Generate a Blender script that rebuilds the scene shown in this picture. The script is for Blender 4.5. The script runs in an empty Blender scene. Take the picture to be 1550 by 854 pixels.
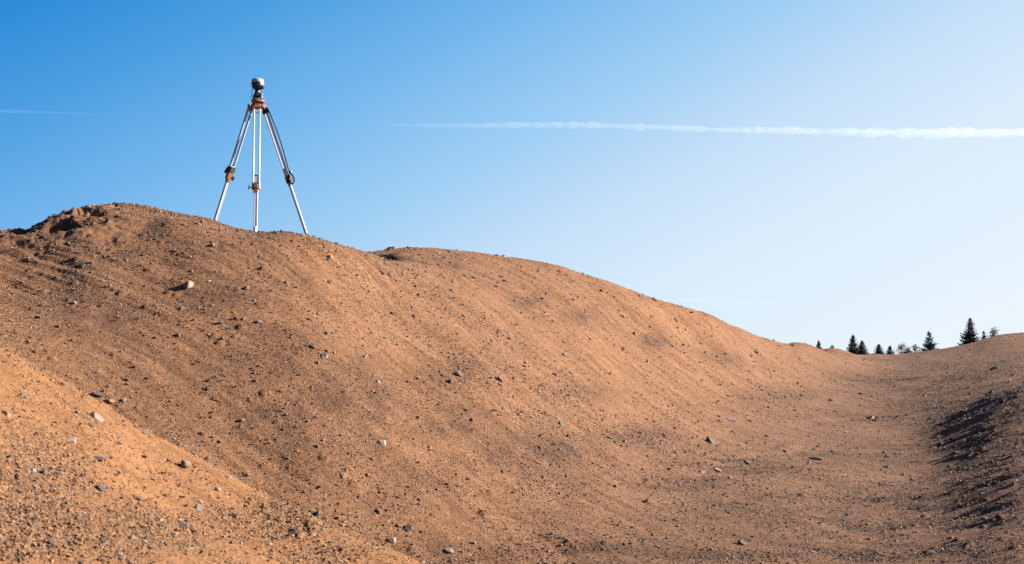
import bpy, math, random
import numpy as np
from mathutils import Vector, Matrix

sc = bpy.context.scene
C = sc.collection
RNG = np.random.default_rng(7)
random.seed(7)

# ------------------------------------------------------------------ camera
EYE = 1.7                       # eye height above the floor of the pit
F = 775.0 / math.tan(math.radians(20))
PITCH = math.atan(173.0 / F)
cam = bpy.data.cameras.new('camera')
cam.sensor_width = 36
cam.lens = 18 / math.tan(math.radians(20))
cam.clip_start = 0.1
cam.clip_end = 300000
cam.dof.use_dof = True
cam.dof.focus_distance = 18
cam.dof.aperture_fstop = 8.5
co = bpy.data.objects.new('camera', cam)
C.objects.link(co)
co.location = (0, 0, EYE)
co.rotation_euler = (math.pi / 2 + PITCH, 0, 0)
sc.camera = co

# ------------------------------------------------------------------ light
SUN_AZ = math.radians(85)       # clockwise from the view direction
SUN_EL = math.radians(23)
w = bpy.data.worlds.new('World')
sc.world = w
w.use_nodes = True
nt = w.node_tree
bg = nt.nodes['Background']
sky = nt.nodes.new('ShaderNodeTexSky')
sky.sky_type = 'NISHITA'
sky.sun_disc = False
sky.sun_elevation = SUN_EL
sky.sun_rotation = SUN_AZ
sky.altitude = 0
sky.air_density = 1.0
sky.dust_density = 0.6
sky.ozone_density = 2.0
def wm(op, *a):
    n = nt.nodes.new('ShaderNodeMath'); n.operation = op
    for k, v in enumerate(a):
        if isinstance(v, (int, float)): n.inputs[k].default_value = v
        else: nt.links.new(v, n.inputs[k])
    return n.outputs[0]
EXPOSURE = 2.2
tcw = nt.nodes.new('ShaderNodeTexCoord'); sep = nt.nodes.new('ShaderNodeSeparateXYZ'); nt.links.new(tcw.outputs['Generated'], sep.inputs[0])
wx_, wy_, wz_ = sep.outputs
el = wm('MULTIPLY', wm('ARCSINE', wm('MAXIMUM', wz_, 0.0)), 180 / math.pi)
hyp = wm('MAXIMUM', wm('SQRT', wm('ADD', wm('MULTIPLY', wx_, wx_), wm('MULTIPLY', wy_, wy_))), 0.001)
dt = wm('DIVIDE', wm('ADD', wm('MULTIPLY', wx_, math.sin(SUN_AZ)), wm('MULTIPLY', wy_, math.cos(SUN_AZ))), hyp)
th_ = wm('MULTIPLY', wm('ARCCOSINE', wm('MINIMUM', wm('MAXIMUM', dt, -1.0), 1.0)), 180 / math.pi)
da = wm('SUBTRACT', math.degrees(SUN_AZ) + 20, th_)
azt = wm('ADD', wm('MULTIPLY', wm('MAXIMUM', da, 0.0), 4.0), wm('MULTIPLY', wm('MINIMUM', da, 0.0), 1.2))
u_ = wm('ADD', azt, wm('MULTIPLY', wm('SUBTRACT', 15.5, el), 8.2))
un = wm('DIVIDE', wm('ADD', u_, 200.0), 500.0)
rp = nt.nodes.new('ShaderNodeValToRGB')
lin = lambda c: tuple(((v / 255 + .055) / 1.055) ** 2.4 for v in c) + (1,)
KS = [(-200, (8, 66, 138)), (-60, (18, 110, 192)), (0, (31, 135, 214)), (40, (74, 158, 224)), (80, (116, 182, 236)), (122, (157, 205, 243)), (158, (195, 222, 247)), (194, (216, 235, 251)), (256, (233, 243, 253)), (300, (238, 245, 253))]
while len(rp.color_ramp.elements) < len(KS): rp.color_ramp.elements.new(0.5)
for e_, (k_, c_) in zip(rp.color_ramp.elements, KS): e_.position = (k_ + 200) / 500; e_.color = lin(c_)
nt.links.new(un, rp.inputs[0])
vs = nt.nodes.new('ShaderNodeVectorMath'); vs.operation = 'SCALE'; vs.inputs['Scale'].default_value = 10 / 2 ** EXPOSURE
nt.links.new(rp.outputs[0], vs.inputs[0])
mx = nt.nodes.new('ShaderNodeMix'); mx.data_type = 'RGBA'; mx.inputs[0].default_value = 0.008
nt.links.new(vs.outputs[0], mx.inputs[6]); nt.links.new(sky.outputs[0], mx.inputs[7])
nt.links.new(mx.outputs[2], bg.inputs['Color'])
bg.inputs['Strength'].default_value = 0.10
sl = bpy.data.lights.new('sun', 'SUN')
sl.energy = 5.0
sl.angle = math.radians(0.5)
sl.color = (1.0, 0.93, 0.84)
so = bpy.data.objects.new('sun', sl)
C.objects.link(so)
sd = Vector((math.sin(SUN_AZ) * math.cos(SUN_EL), math.cos(SUN_AZ) * math.cos(SUN_EL), math.sin(SUN_EL)))
so.rotation_euler = sd.to_track_quat('Z', 'Y').to_euler()
so.location = (30, 5, 30)
sc.view_settings.view_transform = 'Standard'
sc.view_settings.look = 'None'
sc.view_settings.exposure = EXPOSURE
sc.view_settings.gamma = 1.0
sc.cycles.max_bounces = 5
sc.cycles.volume_bounces = 0

# ------------------------------------------------------------------ measuring
def tan_of(py):                 # height over distance of a line of sight
    Y = -(np.asarray(py, float) - 427) / F
    return (math.sin(PITCH) + Y * math.cos(PITCH)) / (math.cos(PITCH) - Y * math.sin(PITCH))
def a_of(px, py):
    Y = -(np.asarray(py, float) - 427) / F
    return (np.asarray(px, float) - 775) / F / (math.cos(PITCH) - Y * math.sin(PITCH))
def at(px, py, d):
    return Vector((float(a_of(px, py)) * d, d, float(tan_of(py)) * d + EYE))

# ------------------------------------------------------------------ noise
def _h(ix, iy, s):
    n = (ix.astype(np.int64) * 374761393 + iy.astype(np.int64) * 668265263 + s * 1442695041) & 0xffffffff
    n = ((n ^ (n >> 13)) * 1274126177) & 0xffffffff
    return (n ^ (n >> 16)) & 0xffffffff
def perlin(x, y, s=0):
    ix = np.floor(x); iy = np.floor(y)
    fx = x - ix; fy = y - iy
    ux = fx * fx * fx * (fx * (fx * 6 - 15) + 10); uy = fy * fy * fy * (fy * (fy * 6 - 15) + 10)
    def g(i, j):
        a = _h(ix + i, iy + j, s) * (2 * math.pi / 4294967296.0)
        return np.cos(a) * (fx - i) + np.sin(a) * (fy - j)
    a = g(0, 0); b = g(1, 0); c = g(0, 1); d = g(1, 1)
    return (a + (b - a) * ux) * (1 - uy) + (c + (d - c) * ux) * uy
def fbm(x, y, s=0, o=3, gain=0.5):
    r = 0; amp = 1; f = 1
    for k in range(o):
        r = r + amp * perlin(x * f + 13.7 * k, y * f - 7.1 * k, s + k); amp *= gain; f *= 2.03
    return r
def sstep(a, b, x):
    t = np.clip((x - a) / (b - a), 0, 1)
    return t * t * (3 - 2 * t)

# ------------------------------------------------------------------ land forms (thin plate through surveyed points)
class Surf:
    def __init__(self, pts, ka, kd, amin, amax, dmin, dmax, n=420, lam=1e-4):
        P = np.array(pts, float)                       # a, d, t
        self.ka, self.kd = ka, kd
        X = np.stack([P[:, 0] * ka, np.log(P[:, 1]) * kd], 1)
        n0 = len(X)
        r2 = ((X[:, None] - X[None]) ** 2).sum(2)
        K = 0.5 * r2 * np.log(r2 + 1e-12) + np.eye(n0) * lam
        Q = np.hstack([np.ones((n0, 1)), X])
        A = np.block([[K, Q], [Q.T, np.zeros((3, 3))]])
        sol = np.linalg.solve(A, np.concatenate([P[:, 2], np.zeros(3)]))
        self.ua = np.linspace(amin, amax, n); self.ul = np.linspace(math.log(dmin), math.log(dmax), n)
        G = np.stack([g.ravel() for g in np.meshgrid(self.ua * ka, self.ul * kd, indexing='ij')], 1)
        out = sol[n0] + G @ sol[n0 + 1:]
        for i in range(n0):
            q = ((G - X[i]) ** 2).sum(1)
            out += sol[i] * 0.5 * q * np.log(q + 1e-12)
        self.T = out.reshape(n, n); self.n = n
    def t(self, a, d):
        n = self.n
        u = np.clip((a - self.ua[0]) / (self.ua[-1] - self.ua[0]) * (n - 1), 0, n - 1.001)
        v = np.clip((np.log(d) - self.ul[0]) / (self.ul[-1] - self.ul[0]) * (n - 1), 0, n - 1.001)
        i = u.astype(int); j = v.astype(int); fu = u - i; fv = v - j
        T = self.T
        return (T[i, j] * (1 - fu) + T[i + 1, j] * fu) * (1 - fv) + (T[i, j + 1] * (1 - fu) + T[i + 1, j + 1] * fu) * fv

CREST = [  # px, py, distance of the skyline, bare land
    (-500, 430, 14.3), (-350, 412, 15.0), (-200, 392, 15.9), (-100, 376, 16.6), (0, 355, 17.4), (30, 349, 17.6), (65, 338, 17.9), (95, 326, 18.2), (120, 313, 18.3),
    (150, 311, 18.3), (185, 311, 18.2), (220, 314, 18.1), (250, 320, 18.0), (290, 328, 17.8), (325, 337, 17.7), (360, 346, 17.6), (387, 349, 17.6),
    (405, 351, 17.6), (425, 349, 17.7), (450, 353, 17.7), (470, 358, 17.8), (500, 366, 18.0), (530, 375, 18.3), (555, 384, 18.6)]
CREST2 = [(400, 366, 23), (480, 374, 23.5), (530, 380, 23.8), (565, 381, 24.1), (590, 376, 24.5), (620, 374, 25), (650, 375, 25.3), (700, 380, 25.8), (750, 386, 26.3), (800, 393, 26.8), (850, 405, 27.3), (900, 420, 28),
    (950, 438, 28.8), (1000, 455, 29.7), (1040, 466, 30.5), (1080, 480, 31.5), (1120, 497, 33), (1150, 509, 34.5), (1200, 519, 37.5), (1250, 528, 41),
    (1310, 536, 44), (1350, 537, 44.4), (1400, 532, 44.5), (1450, 524, 44.8), (1480, 516, 45.2), (1510, 508, 45.6), (1550, 503, 46), (1600, 500, 46),
    (1700, 497, 45), (1850, 494, 43), (2050, 490, 40)]
VIS = [(0, 400, 16.0), (0, 470, 14.6), (0, 528, 13.6), (0, 640, 12.2), (0, 780, 11), (-250, 470, 13.6), (-250, 640, 11.5), (-250, 800, 10.2), (-500, 560, 12), (-500, 760, 10.2),
    (120, 380, 16.3), (130, 460, 14.9), (140, 540, 13.8), (150, 650, 12.7), (150, 780, 11.6),
    (250, 400, 16.1), (260, 500, 14.6), (270, 620, 13.3), (280, 740, 12.2),
    (350, 420, 15.8), (370, 520, 14.5), (390, 620, 13.5), (410, 720, 12.7), (430, 800, 12),
    (470, 420, 16.3), (490, 520, 14.9), (510, 620, 13.8), (520, 720, 12.9), (540, 800, 12.3), (560, 870, 11.6),
    (600, 402, 18.8), (590, 480, 16.7), (610, 580, 15), (630, 680, 13.8), (650, 770, 12.9), (660, 850, 12.1),
    (600, 397, 20.6), (640, 402, 21.0), (600, 390, 22.6), (640, 392, 23.2), (650, 412, 20.3), (700, 435, 20.3), (690, 405, 22.8), (700, 500, 17.7), (710, 580, 15.8), (720, 670, 14.5), (740, 760, 13.4), (740, 850, 12.3),
    (770, 440, 22), (780, 500, 19.8), (800, 570, 17.6), (810, 650, 15.7), (820, 730, 14.3), (830, 800, 13.2), (840, 860, 12.3),
    (850, 455, 23.8), (870, 520, 21), (880, 590, 18.6), (890, 660, 16.6), (900, 740, 14.7), (910, 800, 13.4),
    (950, 490, 26), (960, 550, 23), (980, 610, 20.4), (990, 680, 17.6), (1000, 760, 15.2), (1000, 854, 12.7),
    (1050, 510, 28.5), (1060, 560, 26), (1070, 610, 23), (1080, 660, 20.3), (1090, 720, 17.4), (1100, 790, 14.6), (1100, 860, 12.8),
    (1150, 545, 30.5), (1160, 590, 27.5), (1180, 640, 23.7), (1190, 700, 19.3), (1200, 770, 15.8), (1200, 860, 13),
    (1240, 560, 34), (1260, 600, 29.5), (1280, 650, 24.2), (1300, 710, 19.6), (1300, 780, 16), (1320, 860, 13),
    (1320, 565, 37), (1380, 565, 35.5), (1380, 600, 29.7), (1400, 650, 24.1), (1420, 710, 19.5), (1430, 780, 15.6), (1450, 860, 12.5),
    (1450, 560, 34.6), (1480, 600, 26.8), (1500, 650, 21.0), (1520, 720, 16.7), (1540, 790, 13.9), (1550, 860, 12.0),
    (1550, 545, 33), (1550, 590, 24.2), (1600, 620, 21.2), (1650, 720, 15.6), (1680, 860, 11.5), (1800, 560, 30), (1820, 700, 18), (1850, 860, 12), (2050, 600, 24), (2050, 800, 13.5)]
pts = []
def add(px, py, d): pts.append((float(a_of(px, py)), d, float(tan_of(py))))
for px, py, d in VIS: add(px, py, d)
for lst, back in ((CREST, 0), (CREST2, 1)):
    for px, py, d in lst:
        a = float(a_of(px, py)); t = float(tan_of(py)); z = t * d
        pts.append((a, d, t))
        f = 1 - 0.012 if back == 0 else 1 - 0.012
        if back == 0 and px < 560:
            pts.append((a, d * 0.965, t - 0.0035))
            pts.append((a, d + 0.9, (z - 0.02) / (d + 0.9)))
            pts.append((a, d + 3.0, (z - (1.0 if px < 380 else 0.55)) / (d + 3.0)))
        if back:
            if px > 585: pts.append((a, d * 0.96, t - 0.0035))
            pts.append((a, d + 1.6, (z - 0.12) / (d + 1.6)))
            pts.append((a, d + 5, (z - 1.3) / (d + 5)))
for px in (-500, -300, -100, 80, 220):
    a = float(a_of(px, 400)); pts.append((a, 27, 0.2 / 27)); pts.append((a, 45, 0.1 / 45)); pts.append((a, 75, 0.0))
for px in (620, 800, 1000, 1200, 1400, 1600, 1850, 2050):
    a = float(a_of(px, 480)); pts.append((a, 60, -0.3 / 60)); pts.append((a, 85, -0.2 / 85))
for px in (-500, -100, 300, 700, 1100, 1500, 2000):
    a = float(a_of(px, 800)); pts.append((a, 6.5, -1.75 / 6.5)); pts.append((a, 9.5, -1.68 / 9.5)); pts.append((a, 3.0, -1.8 / 3.0))
pts += [(float(a_of(323, 342)), 18.45, float(tan_of(341))), (float(a_of(466, 362)), 18.5, float(tan_of(362)))]
MAIN = Surf(pts, F / 400.0, 3.0, -0.62, 0.62, 2.6, 90, 620)

def plane(x, y): return 0.24 - 0.51 * (x + 2.55) + 0.05 * (y - 7)
npts = []
EDGE = [(-450, 330, 7.0), (-300, 385, 7.0), (-150, 458, 7.0), (-60, 500, 7.0), (0, 528, 7.0), (50, 549, 7.0), (100, 576, 7.0), (150, 608, 7.0), (200, 640, 7.0), (250, 668, 7.0), (300, 692, 7.0), (350, 718, 6.95),
        (400, 745, 6.9), (450, 771, 6.8), (500, 796, 6.7), (560, 823, 6.6), (640, 856, 6.45), (720, 900, 6.3), (850, 985, 6.1)]
for px, py, d in EDGE:
    a = float(a_of(px, py)); t = float(tan_of(py)); z = t * d
    npts += [(a, d, t), (a, d * 0.93, t - 0.018), (a, d + 0.5, (z - 0.16) / (d + 0.5)), (a, d + 1.8, (z - 1.15) / (d + 1.8)), (a, d + 4, (z - 2.6) / (d + 4))]
for d in (2.6, 3.4, 4.3, 5.2):
    for a in (-0.6, -0.5, -0.4, -0.3, -0.2, -0.1, 0.0, 0.1):
        z = float(plane(a * d, d)); k = (d - 2.6) / 4.4
        z -= 0.10 * math.sin(math.pi * k) * 0.6
        npts.append((a, d, z / d))
NEAR = Surf(npts, F / 400.0, 3.0, -0.62, 0.62, 2.2, 12.5, 420)

# patches of gravelly, darker soil, and shade painted in at floor ruts and right bank: px, py, half width, half height, strength
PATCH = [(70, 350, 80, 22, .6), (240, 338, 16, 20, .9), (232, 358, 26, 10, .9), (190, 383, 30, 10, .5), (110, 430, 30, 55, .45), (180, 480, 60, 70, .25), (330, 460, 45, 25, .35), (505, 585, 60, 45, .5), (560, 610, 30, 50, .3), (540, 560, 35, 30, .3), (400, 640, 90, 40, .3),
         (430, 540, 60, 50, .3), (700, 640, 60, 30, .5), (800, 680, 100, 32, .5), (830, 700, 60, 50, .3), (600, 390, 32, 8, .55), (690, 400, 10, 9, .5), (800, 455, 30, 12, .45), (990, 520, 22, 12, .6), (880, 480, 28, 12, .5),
         (960, 660, 60, 14, .5), (1050, 730, 60, 20, .45), (1170, 770, 120, 30, .3), (1450, 640, 90, 40, .6), (1530, 600, 60, 30, .7), (1480, 690, 90, 30, .4), (1300, 700, 100, 20, .3), (1180, 600, 50, 14, .35),  # the right bank ones put its grazing shade into the colour
         (930, 830, 120, 7, .7), (1300, 838, 120, 6, .7), (1100, 840, 150, 5, .9), (900, 832, 90, 5, .9), (1120, 714, 80, 4, .8), (1115, 703, 40, 4, .8), (1180, 775, 100, 8, .5), (1350, 800, 150, 6, .65), (1300, 760, 120, 5, .5), (1480, 700, 80, 6, .6), (1470, 730, 80, 5, .5), (1330, 634, 60, 5, .6), (1330, 578, 70, 4, .6), (1390, 590, 70, 5, .5), (1250, 690, 80, 5, .5), (1020, 740, 60, 10, .5), (1420, 770, 120, 5, .5), (1400, 840, 140, 4, .6), (700, 848, 80, 4, .5), (60, 375, 70, 18, .45), (100, 315, 40, 20, .2), (400, 352, 26, 8, .5), (1430, 560, 90, 14, .3), (700, 560, 60, 16, .3), (900, 590, 60, 12, .25), (1090, 545, 50, 10, .3)]  # thin ones: shade of the floor ruts, painted as dark gravel bands
NPATCH = [(60, 720, 90, 60, .6), (50, 800, 110, 60, .9), (190, 810, 120, 40, .6), (350, 800, 90, 30, .4), (430, 790, 60, 35, .8), (500, 840, 60, 18, .5), (120, 790, 60, 40, .5)]
def patchval(x, y, z, P):
    # positions of the patches in plan, taken where they lie on the bare land
    out = np.zeros_like(x)
    for cx, cy, sx, sy, s, ux, uy, vx, vy in P:
        dx = x - cx; dy = y - cy
        det = ux * vy - uy * vx
        p = (dx * vy - dy * vx) / det; q = (dy * ux - dx * uy) / det
        r = p * p + q * q
        out = np.maximum(out, s * np.exp(-np.minimum(r, 30) * 0.9))
    return out
def march(fn, px, py, d0, d1, n=1500):
    """first point where the line of sight meets the land; returns distance or nan"""
    px = np.atleast_1d(np.asarray(px, float)); py = np.atleast_1d(np.asarray(py, float))
    res = np.full(len(px), np.nan)
    D = np.exp(np.linspace(math.log(d0), math.log(d1), n))
    for s in range(0, len(px), 200):
        e = slice(s, s + 200)
        a = a_of(px[e], py[e])[:, None] * np.ones(n); t = tan_of(py[e])[:, None]
        z = fn(a * D, D[None] * np.ones_like(a)) - EYE
        below = (t * D) < z
        first = below.argmax(1); ok = below.any(1)
        res[e] = np.where(ok, D[first], np.nan)
    return res
def march_fine(base, full, px, py, d0, d1):
    """the line of sight against the bare land first, then against the rough land close to that"""
    d = march(base, px, py, d0, d1, 2500)
    out = d.copy()
    for k, (p, q, dd) in enumerate(zip(np.atleast_1d(px), np.atleast_1d(py), d)):
        lo, hi = (dd - .7, dd + .9) if not np.isnan(dd) else (d1 * .35, d1 * .8)
        lo = max(lo, d0); D = np.linspace(lo, hi, 160)
        z = full(float(a_of(p, q)) * D, D) - EYE
        b = float(tan_of(q)) * D < z
        out[k] = D[b.argmax()] if b.any() else np.nan
    return out
def base_main(x, y): return MAIN.t(x / y, y) * y + EYE
def base_near(x, y): return NEAR.t(x / y, y) * y + EYE
def locate(P, fn, d0, d1):
    out = []
    for px, py, hw, hh, s in P:
        d = march(fn, [px, px + 4, px], [py, py, py + 4], d0, d1, 5000)
        if np.isnan(d).any() or max(abs(d[1] - d[0]), abs(d[2] - d[0])) > 2: continue
        p = [(float(a_of(px + i, py + j)) * dd, dd) for (i, j), dd in zip(((0, 0), (4, 0), (0, 4)), d)]
        u = np.array([p[1][0] - p[0][0], p[1][1] - p[0][1]]) / 4 * hw
        v = np.array([p[2][0] - p[0][0], p[2][1] - p[0][1]]) / 4 * hh
        if abs(u[0] * v[1] - u[1] * v[0]) < 1e-4: continue
        out.append((p[0][0], p[0][1], hw, hh, s, u[0], u[1], v[0], v[1]))
    return out
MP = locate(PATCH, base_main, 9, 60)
NP_ = locate(NPATCH, base_near, 2.6, 8)

def floor_mask(x, y):
    """1 on the floor of the valley, 0 on the mound with the tripod; also 1 on the far bank"""
    axis = np.interp(y, [10, 12.5, 16, 20, 25, 31, 38, 45], [0.4, 0.9, 1.7, 2.9, 4.4, 6.5, 9, 11])
    return sstep(-1.6, 1.2, x - axis)

def streak(x, y, dx, dy, along, across, s):
    u = (x * dx + y * dy) / along; v = (-x * dy + y * dx) / across
    return u, v

def bumps(x, y, cell, s, keep, amp):
    """scattered round clods"""
    ix = np.floor(x / cell); iy = np.floor(y / cell); out = np.zeros_like(x)
    for i in (-1, 0, 1):
        for j in (-1, 0, 1):
            cx = ix + i; cy = iy + j
            h1 = _h(cx, cy, s) / 4294967296.0; h2 = _h(cx, cy, s + 1) / 4294967296.0; h3 = _h(cx, cy, s + 2) / 4294967296.0
            px = (cx + h1) * cell; py = (cy + h2) * cell
            r = cell * (0.16 + 0.3 * h3 ** 3)
            q = ((x - px) ** 2 + (y - py) ** 2) / (r * r)
            out = np.maximum(out, np.where(h3 * 7919 % 1.0 < keep, np.sqrt(np.clip(1 - q, 0, 1)) * r * amp, 0))
    return out

def detail_main(x, y):
    fm = floor_mask(x, y)
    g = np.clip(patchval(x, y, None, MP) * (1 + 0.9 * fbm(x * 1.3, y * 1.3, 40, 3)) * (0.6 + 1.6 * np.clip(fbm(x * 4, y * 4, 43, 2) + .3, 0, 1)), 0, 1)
    far = np.clip(y / 18.0, 0.7, 2.2)
    wx = x + 0.6 * perlin(x * 0.4, y * 0.4, 90); wy = y + 0.6 * perlin(x * 0.4, y * 0.4, 91)
    d = 0.045 * fbm(x * 0.55, y * 0.55, 1, 3) * np.clip(0.5 + 0.5 * far, 0, 1)
    # run-off lines down the left slope
    c, s = 0.85, -0.53
    u, v = (wx * c + wy * s), (-wx * s + wy * c)
    run = fbm(u / 1.6, v / 0.22, 5, 3) * 0.022 + perlin(u / 0.6, v / 0.07, 9) * 0.006
    run = run * sstep(-.35, .45, fbm(x * .6, y * .6, 95, 2)) * 1.8
    # raked lines over the floor and the right bank
    rx = x + 0.9 * perlin(x * 0.22, y * 0.22, 60) + 0.25 * (y - 15) * 0.3
    rake = perlin(rx / 2.6, (y - 0.38 * x) / 0.20, 15) * (0.024 + 0.012 * sstep(1350, 1500, x / y * F + 775)) + fbm(rx / 2.0, (y - 0.38 * x) / 0.6, 18, 2) * 0.030
    d = d + run * (1 - fm) + rake * fm * sstep(40, 18, y)
    d = d + 0.022 * fbm(x * .45, (y - .3 * x) * 1.3, 66, 2) * fm * sstep(26, 17, y)
    rough = 0.55 + 1.0 * g
    d = d + 0.009 * fbm(x * 3.1, y * 3.1, 25, 3) * rough + 0.0075 * fbm(x * 14, y * 14, 30, 2, 0.7) * rough * far * (1 - 0.4 * fm)
    d = d + bumps(x, y, 0.13, 70, 0.07, 0.55) * (0.7 + 0.6 * g)
    d = d + bumps(x, y, 0.07, 80, 0.25, 0.65) * (0.4 + 0.9 * g)
    d = d + ruts(x, y)
    # torn, slumped edge along the left of the crest
    px = x / y * F + 775
    m = sstep(225, 120, px) * sstep(15.9, 17.0, y) * sstep(21, 18.8, y)
    led = fbm(x * 1.5 + 3, y * 1.9, 44, 4, 0.55)
    d = d + m * (0.12 * led + 0.06 * np.abs(perlin(x * 4.2, y * 4.2, 48)) + 0.035 * np.abs(perlin(x * 9, y * 9, 49)))
    for qx, qy, qr, qa in SCARS:
        e = np.sqrt((x - qx) ** 2 + ((y - qy) * 0.8) ** 2) / qr + 0.35 * perlin(x * 3, y * 3, 52)
        d = d - qa * sstep(1.0, 0.7, e)
    return d, g
SCARS = []
def scar(px, py, r, a, d):
    p = at(px, py, d); SCARS.append((p.x, p.y, r, a))
scar(140, 322, 0.27, 0.42, 17.9); scar(122, 333, 0.15, 0.30, 17.5); scar(50, 346, 0.20, 0.36, 17.5); scar(30, 354, 0.18, 0.3, 17.3)
scar(34, 367, 0.14, 0.14, 16.9); scar(104, 362, 0.12, 0.2, 17.0); scar(84, 361, 0.18, 0.08, 17.0)

RUTS = []
def rut(P, w_, h_):
    D = march(base_main, [p[0] for p in P], [p[1] for p in P], 9, 60, 4000)
    RUTS.append(([(float(a_of(px, py)) * d, float(d)) for (px, py), d in zip(P, D) if not np.isnan(d)], w_, h_))
rut([(800, 826), (880, 829), (960, 834), (1060, 840), (1180, 843), (1300, 846)], .10, .045)
rut([(640, 842), (800, 846), (1000, 851), (1200, 853)], .09, .03)
rut([(1000, 714), (1080, 713), (1180, 717), (1290, 722), (1400, 716)], .12, .04)
rut([(1060, 706), (1110, 704), (1165, 701)], .07, .04)
rut([(1090, 690), (1170, 686), (1230, 676)], .08, .03)
rut([(1010, 770), (1090, 788), (1180, 800), (1300, 797), (1450, 780), (1600, 755)], .13, .02)
rut([(1040, 800), (1120, 812), (1260, 815), (1420, 802), (1600, 780)], .11, .02)
rut([(960, 740), (1040, 755), (1140, 762), (1300, 757), (1500, 730), (1600, 712)], .12, .02)
rut([(1180, 640), (1270, 634), (1340, 628), (1420, 612)], .10, .03)
rut([(1260, 578), (1330, 576), (1420, 570)], .12, .03)
rut([(1300, 592), (1370, 588), (1450, 578), (1550, 560)], .12, .012)
rut([(1380, 700), (1480, 686), (1600, 660)], .12, .012)
rut([(1360, 730), (1480, 712), (1600, 690)], .1, .01)
rut([(1340, 680), (1450, 662), (1600, 632)], .13, .02)
def ruts(x, y):
    out = np.zeros_like(x)
    wob = 0.10 * perlin(x * 1.2, y * 1.2, 260) + 0.03 * perlin(x * 5, y * 5, 261)
    for P, w_, h_ in RUTS:
        if len(P) < 2: continue
        bx0 = min(p[0] for p in P) - 1; bx1 = max(p[0] for p in P) + 1; by0 = min(p[1] for p in P) - 1; by1 = max(p[1] for p in P) + 1
        m = np.nonzero((x > bx0) & (x < bx1) & (y > by0) & (y < by1))[0]
        if len(m) == 0: continue
        X, Y = x[m], y[m]; best = np.full(len(m), 9.0); side = np.zeros(len(m)); tt = np.zeros(len(m))
        for k in range(len(P) - 1):
            ax, ay = P[k]; bx, by = P[k + 1]; L2 = (bx - ax) ** 2 + (by - ay) ** 2
            t = np.clip(((X - ax) * (bx - ax) + (Y - ay) * (by - ay)) / L2, 0, 1)
            dx = X - ax - t * (bx - ax); dy = Y - ay - t * (by - ay); q = np.hypot(dx, dy)
            b_ = q < best; best[b_] = q[b_]; side[b_] = np.sign(dy)[b_] if False else np.where(dy > 0, 1, -1)[b_]; tt[b_] = ((k + t) / (len(P) - 1))[b_]
        q = best * side + wob[m]; q = q * 0.8 / w_
        fade = sstep(0, .15, tt) * sstep(1, .85, tt) * (0.75 + 0.7 * perlin(X * 1.1, Y * 2, 263))
        out[m] += h_ * fade * (np.exp(-(q - .8) ** 2) - 0.8 * np.exp(-(q + .8) ** 2))
    return out

def detail_near(x, y):
    g = np.clip(patchval(x, y, None, NP_) * (1 + 0.9 * fbm(x * 2.5, y * 2.5, 140, 3)) * (0.6 + 1.6 * np.clip(fbm(x * 4, y * 4, 43, 2) + .3, 0, 1)), 0, 1)
    rough = 0.45 + 2.0 * g
    wx = x + 0.1 * perlin(x * 1.5, y * 1.5, 190); wy = y
    c, s = 0.9, -0.43
    u, v = (wx * c + wy * s), (-wx * s + wy * c)
    d = 0.02 * fbm(x * 1.3, y * 1.3, 101, 3) + fbm(u / 0.5, v / 0.08, 105, 2) * 0.006
    d = d + 0.007 * fbm(x * 9, y * 9, 125, 3, .6) * rough + 0.0035 * fbm(x * 45, y * 45, 130, 2, 0.6) * rough
    d = d + bumps(x, y, 0.05, 170, 0.4, 0.6) * (0.25 + 1.5 * g) + bumps(x + 3, y, 0.034, 185, 0.5, 0.8) * g + bumps(x, y, 0.08, 175, 0.12, 0.45) + bumps(x, y, 0.022, 180, 0.45, 0.55) * rough
    return d, g
def H_main(x, y): return base_main(x, y) + detail_main(x, y)[0]
def H_near(x, y): return base_near(x, y) + detail_near(x, y)[0]
def H_all(x, y): return np.maximum(H_main(x, y), np.where(y < 12, H_near(x, np.minimum(y, 12)), -99))

# ------------------------------------------------------------------ materials
def N(nt, t, **k):
    n = nt.nodes.new(t)
    for a, b in k.items():
        if a == 'op': n.operation = b
        elif a == 'bt': n.blend_type = b; n.data_type = 'RGBA'
        else: n.inputs[a].default_value = b
    return n
def newmat(name, rough=0.9):
    m = bpy.data.materials.new(name); m.use_nodes = True
    b = m.node_tree.nodes['Principled BSDF']
    b.inputs['Roughness'].default_value = rough
    return m, m.node_tree, b
def ramp(nt, src, stops):
    r = nt.nodes.new('ShaderNodeValToRGB'); e = r.color_ramp.elements
    while len(e) < len(stops): e.new(0.5)
    for k, (p, c) in enumerate(stops):
        e[k].position = p; e[k].color = (*c, 1) if len(c) == 3 else c
    nt.links.new(src, r.inputs[0]); return r.outputs[0]
def mixc(nt, fac, a, b, bt='MIX'):
    n = nt.nodes.new('ShaderNodeMix'); n.data_type = 'RGBA'; n.blend_type = bt
    for sock, v in ((n.inputs[0], fac), (n.inputs[6], a), (n.inputs[7], b)):
        if isinstance(v, (int, float)): sock.default_value = v
        elif isinstance(v, tuple): sock.default_value = (*v, 1)
        else: nt.links.new(v, sock)
    return n.outputs[2]
def noise(nt, vec, scale, detail=4, rough=0.6):
    n = nt.nodes.new('ShaderNodeTexNoise'); n.inputs['Scale'].default_value = scale; n.inputs['Detail'].default_value = detail; n.inputs['Roughness'].default_value = rough
    nt.links.new(vec, n.inputs['Vector']); return n.outputs['Fac']

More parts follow.
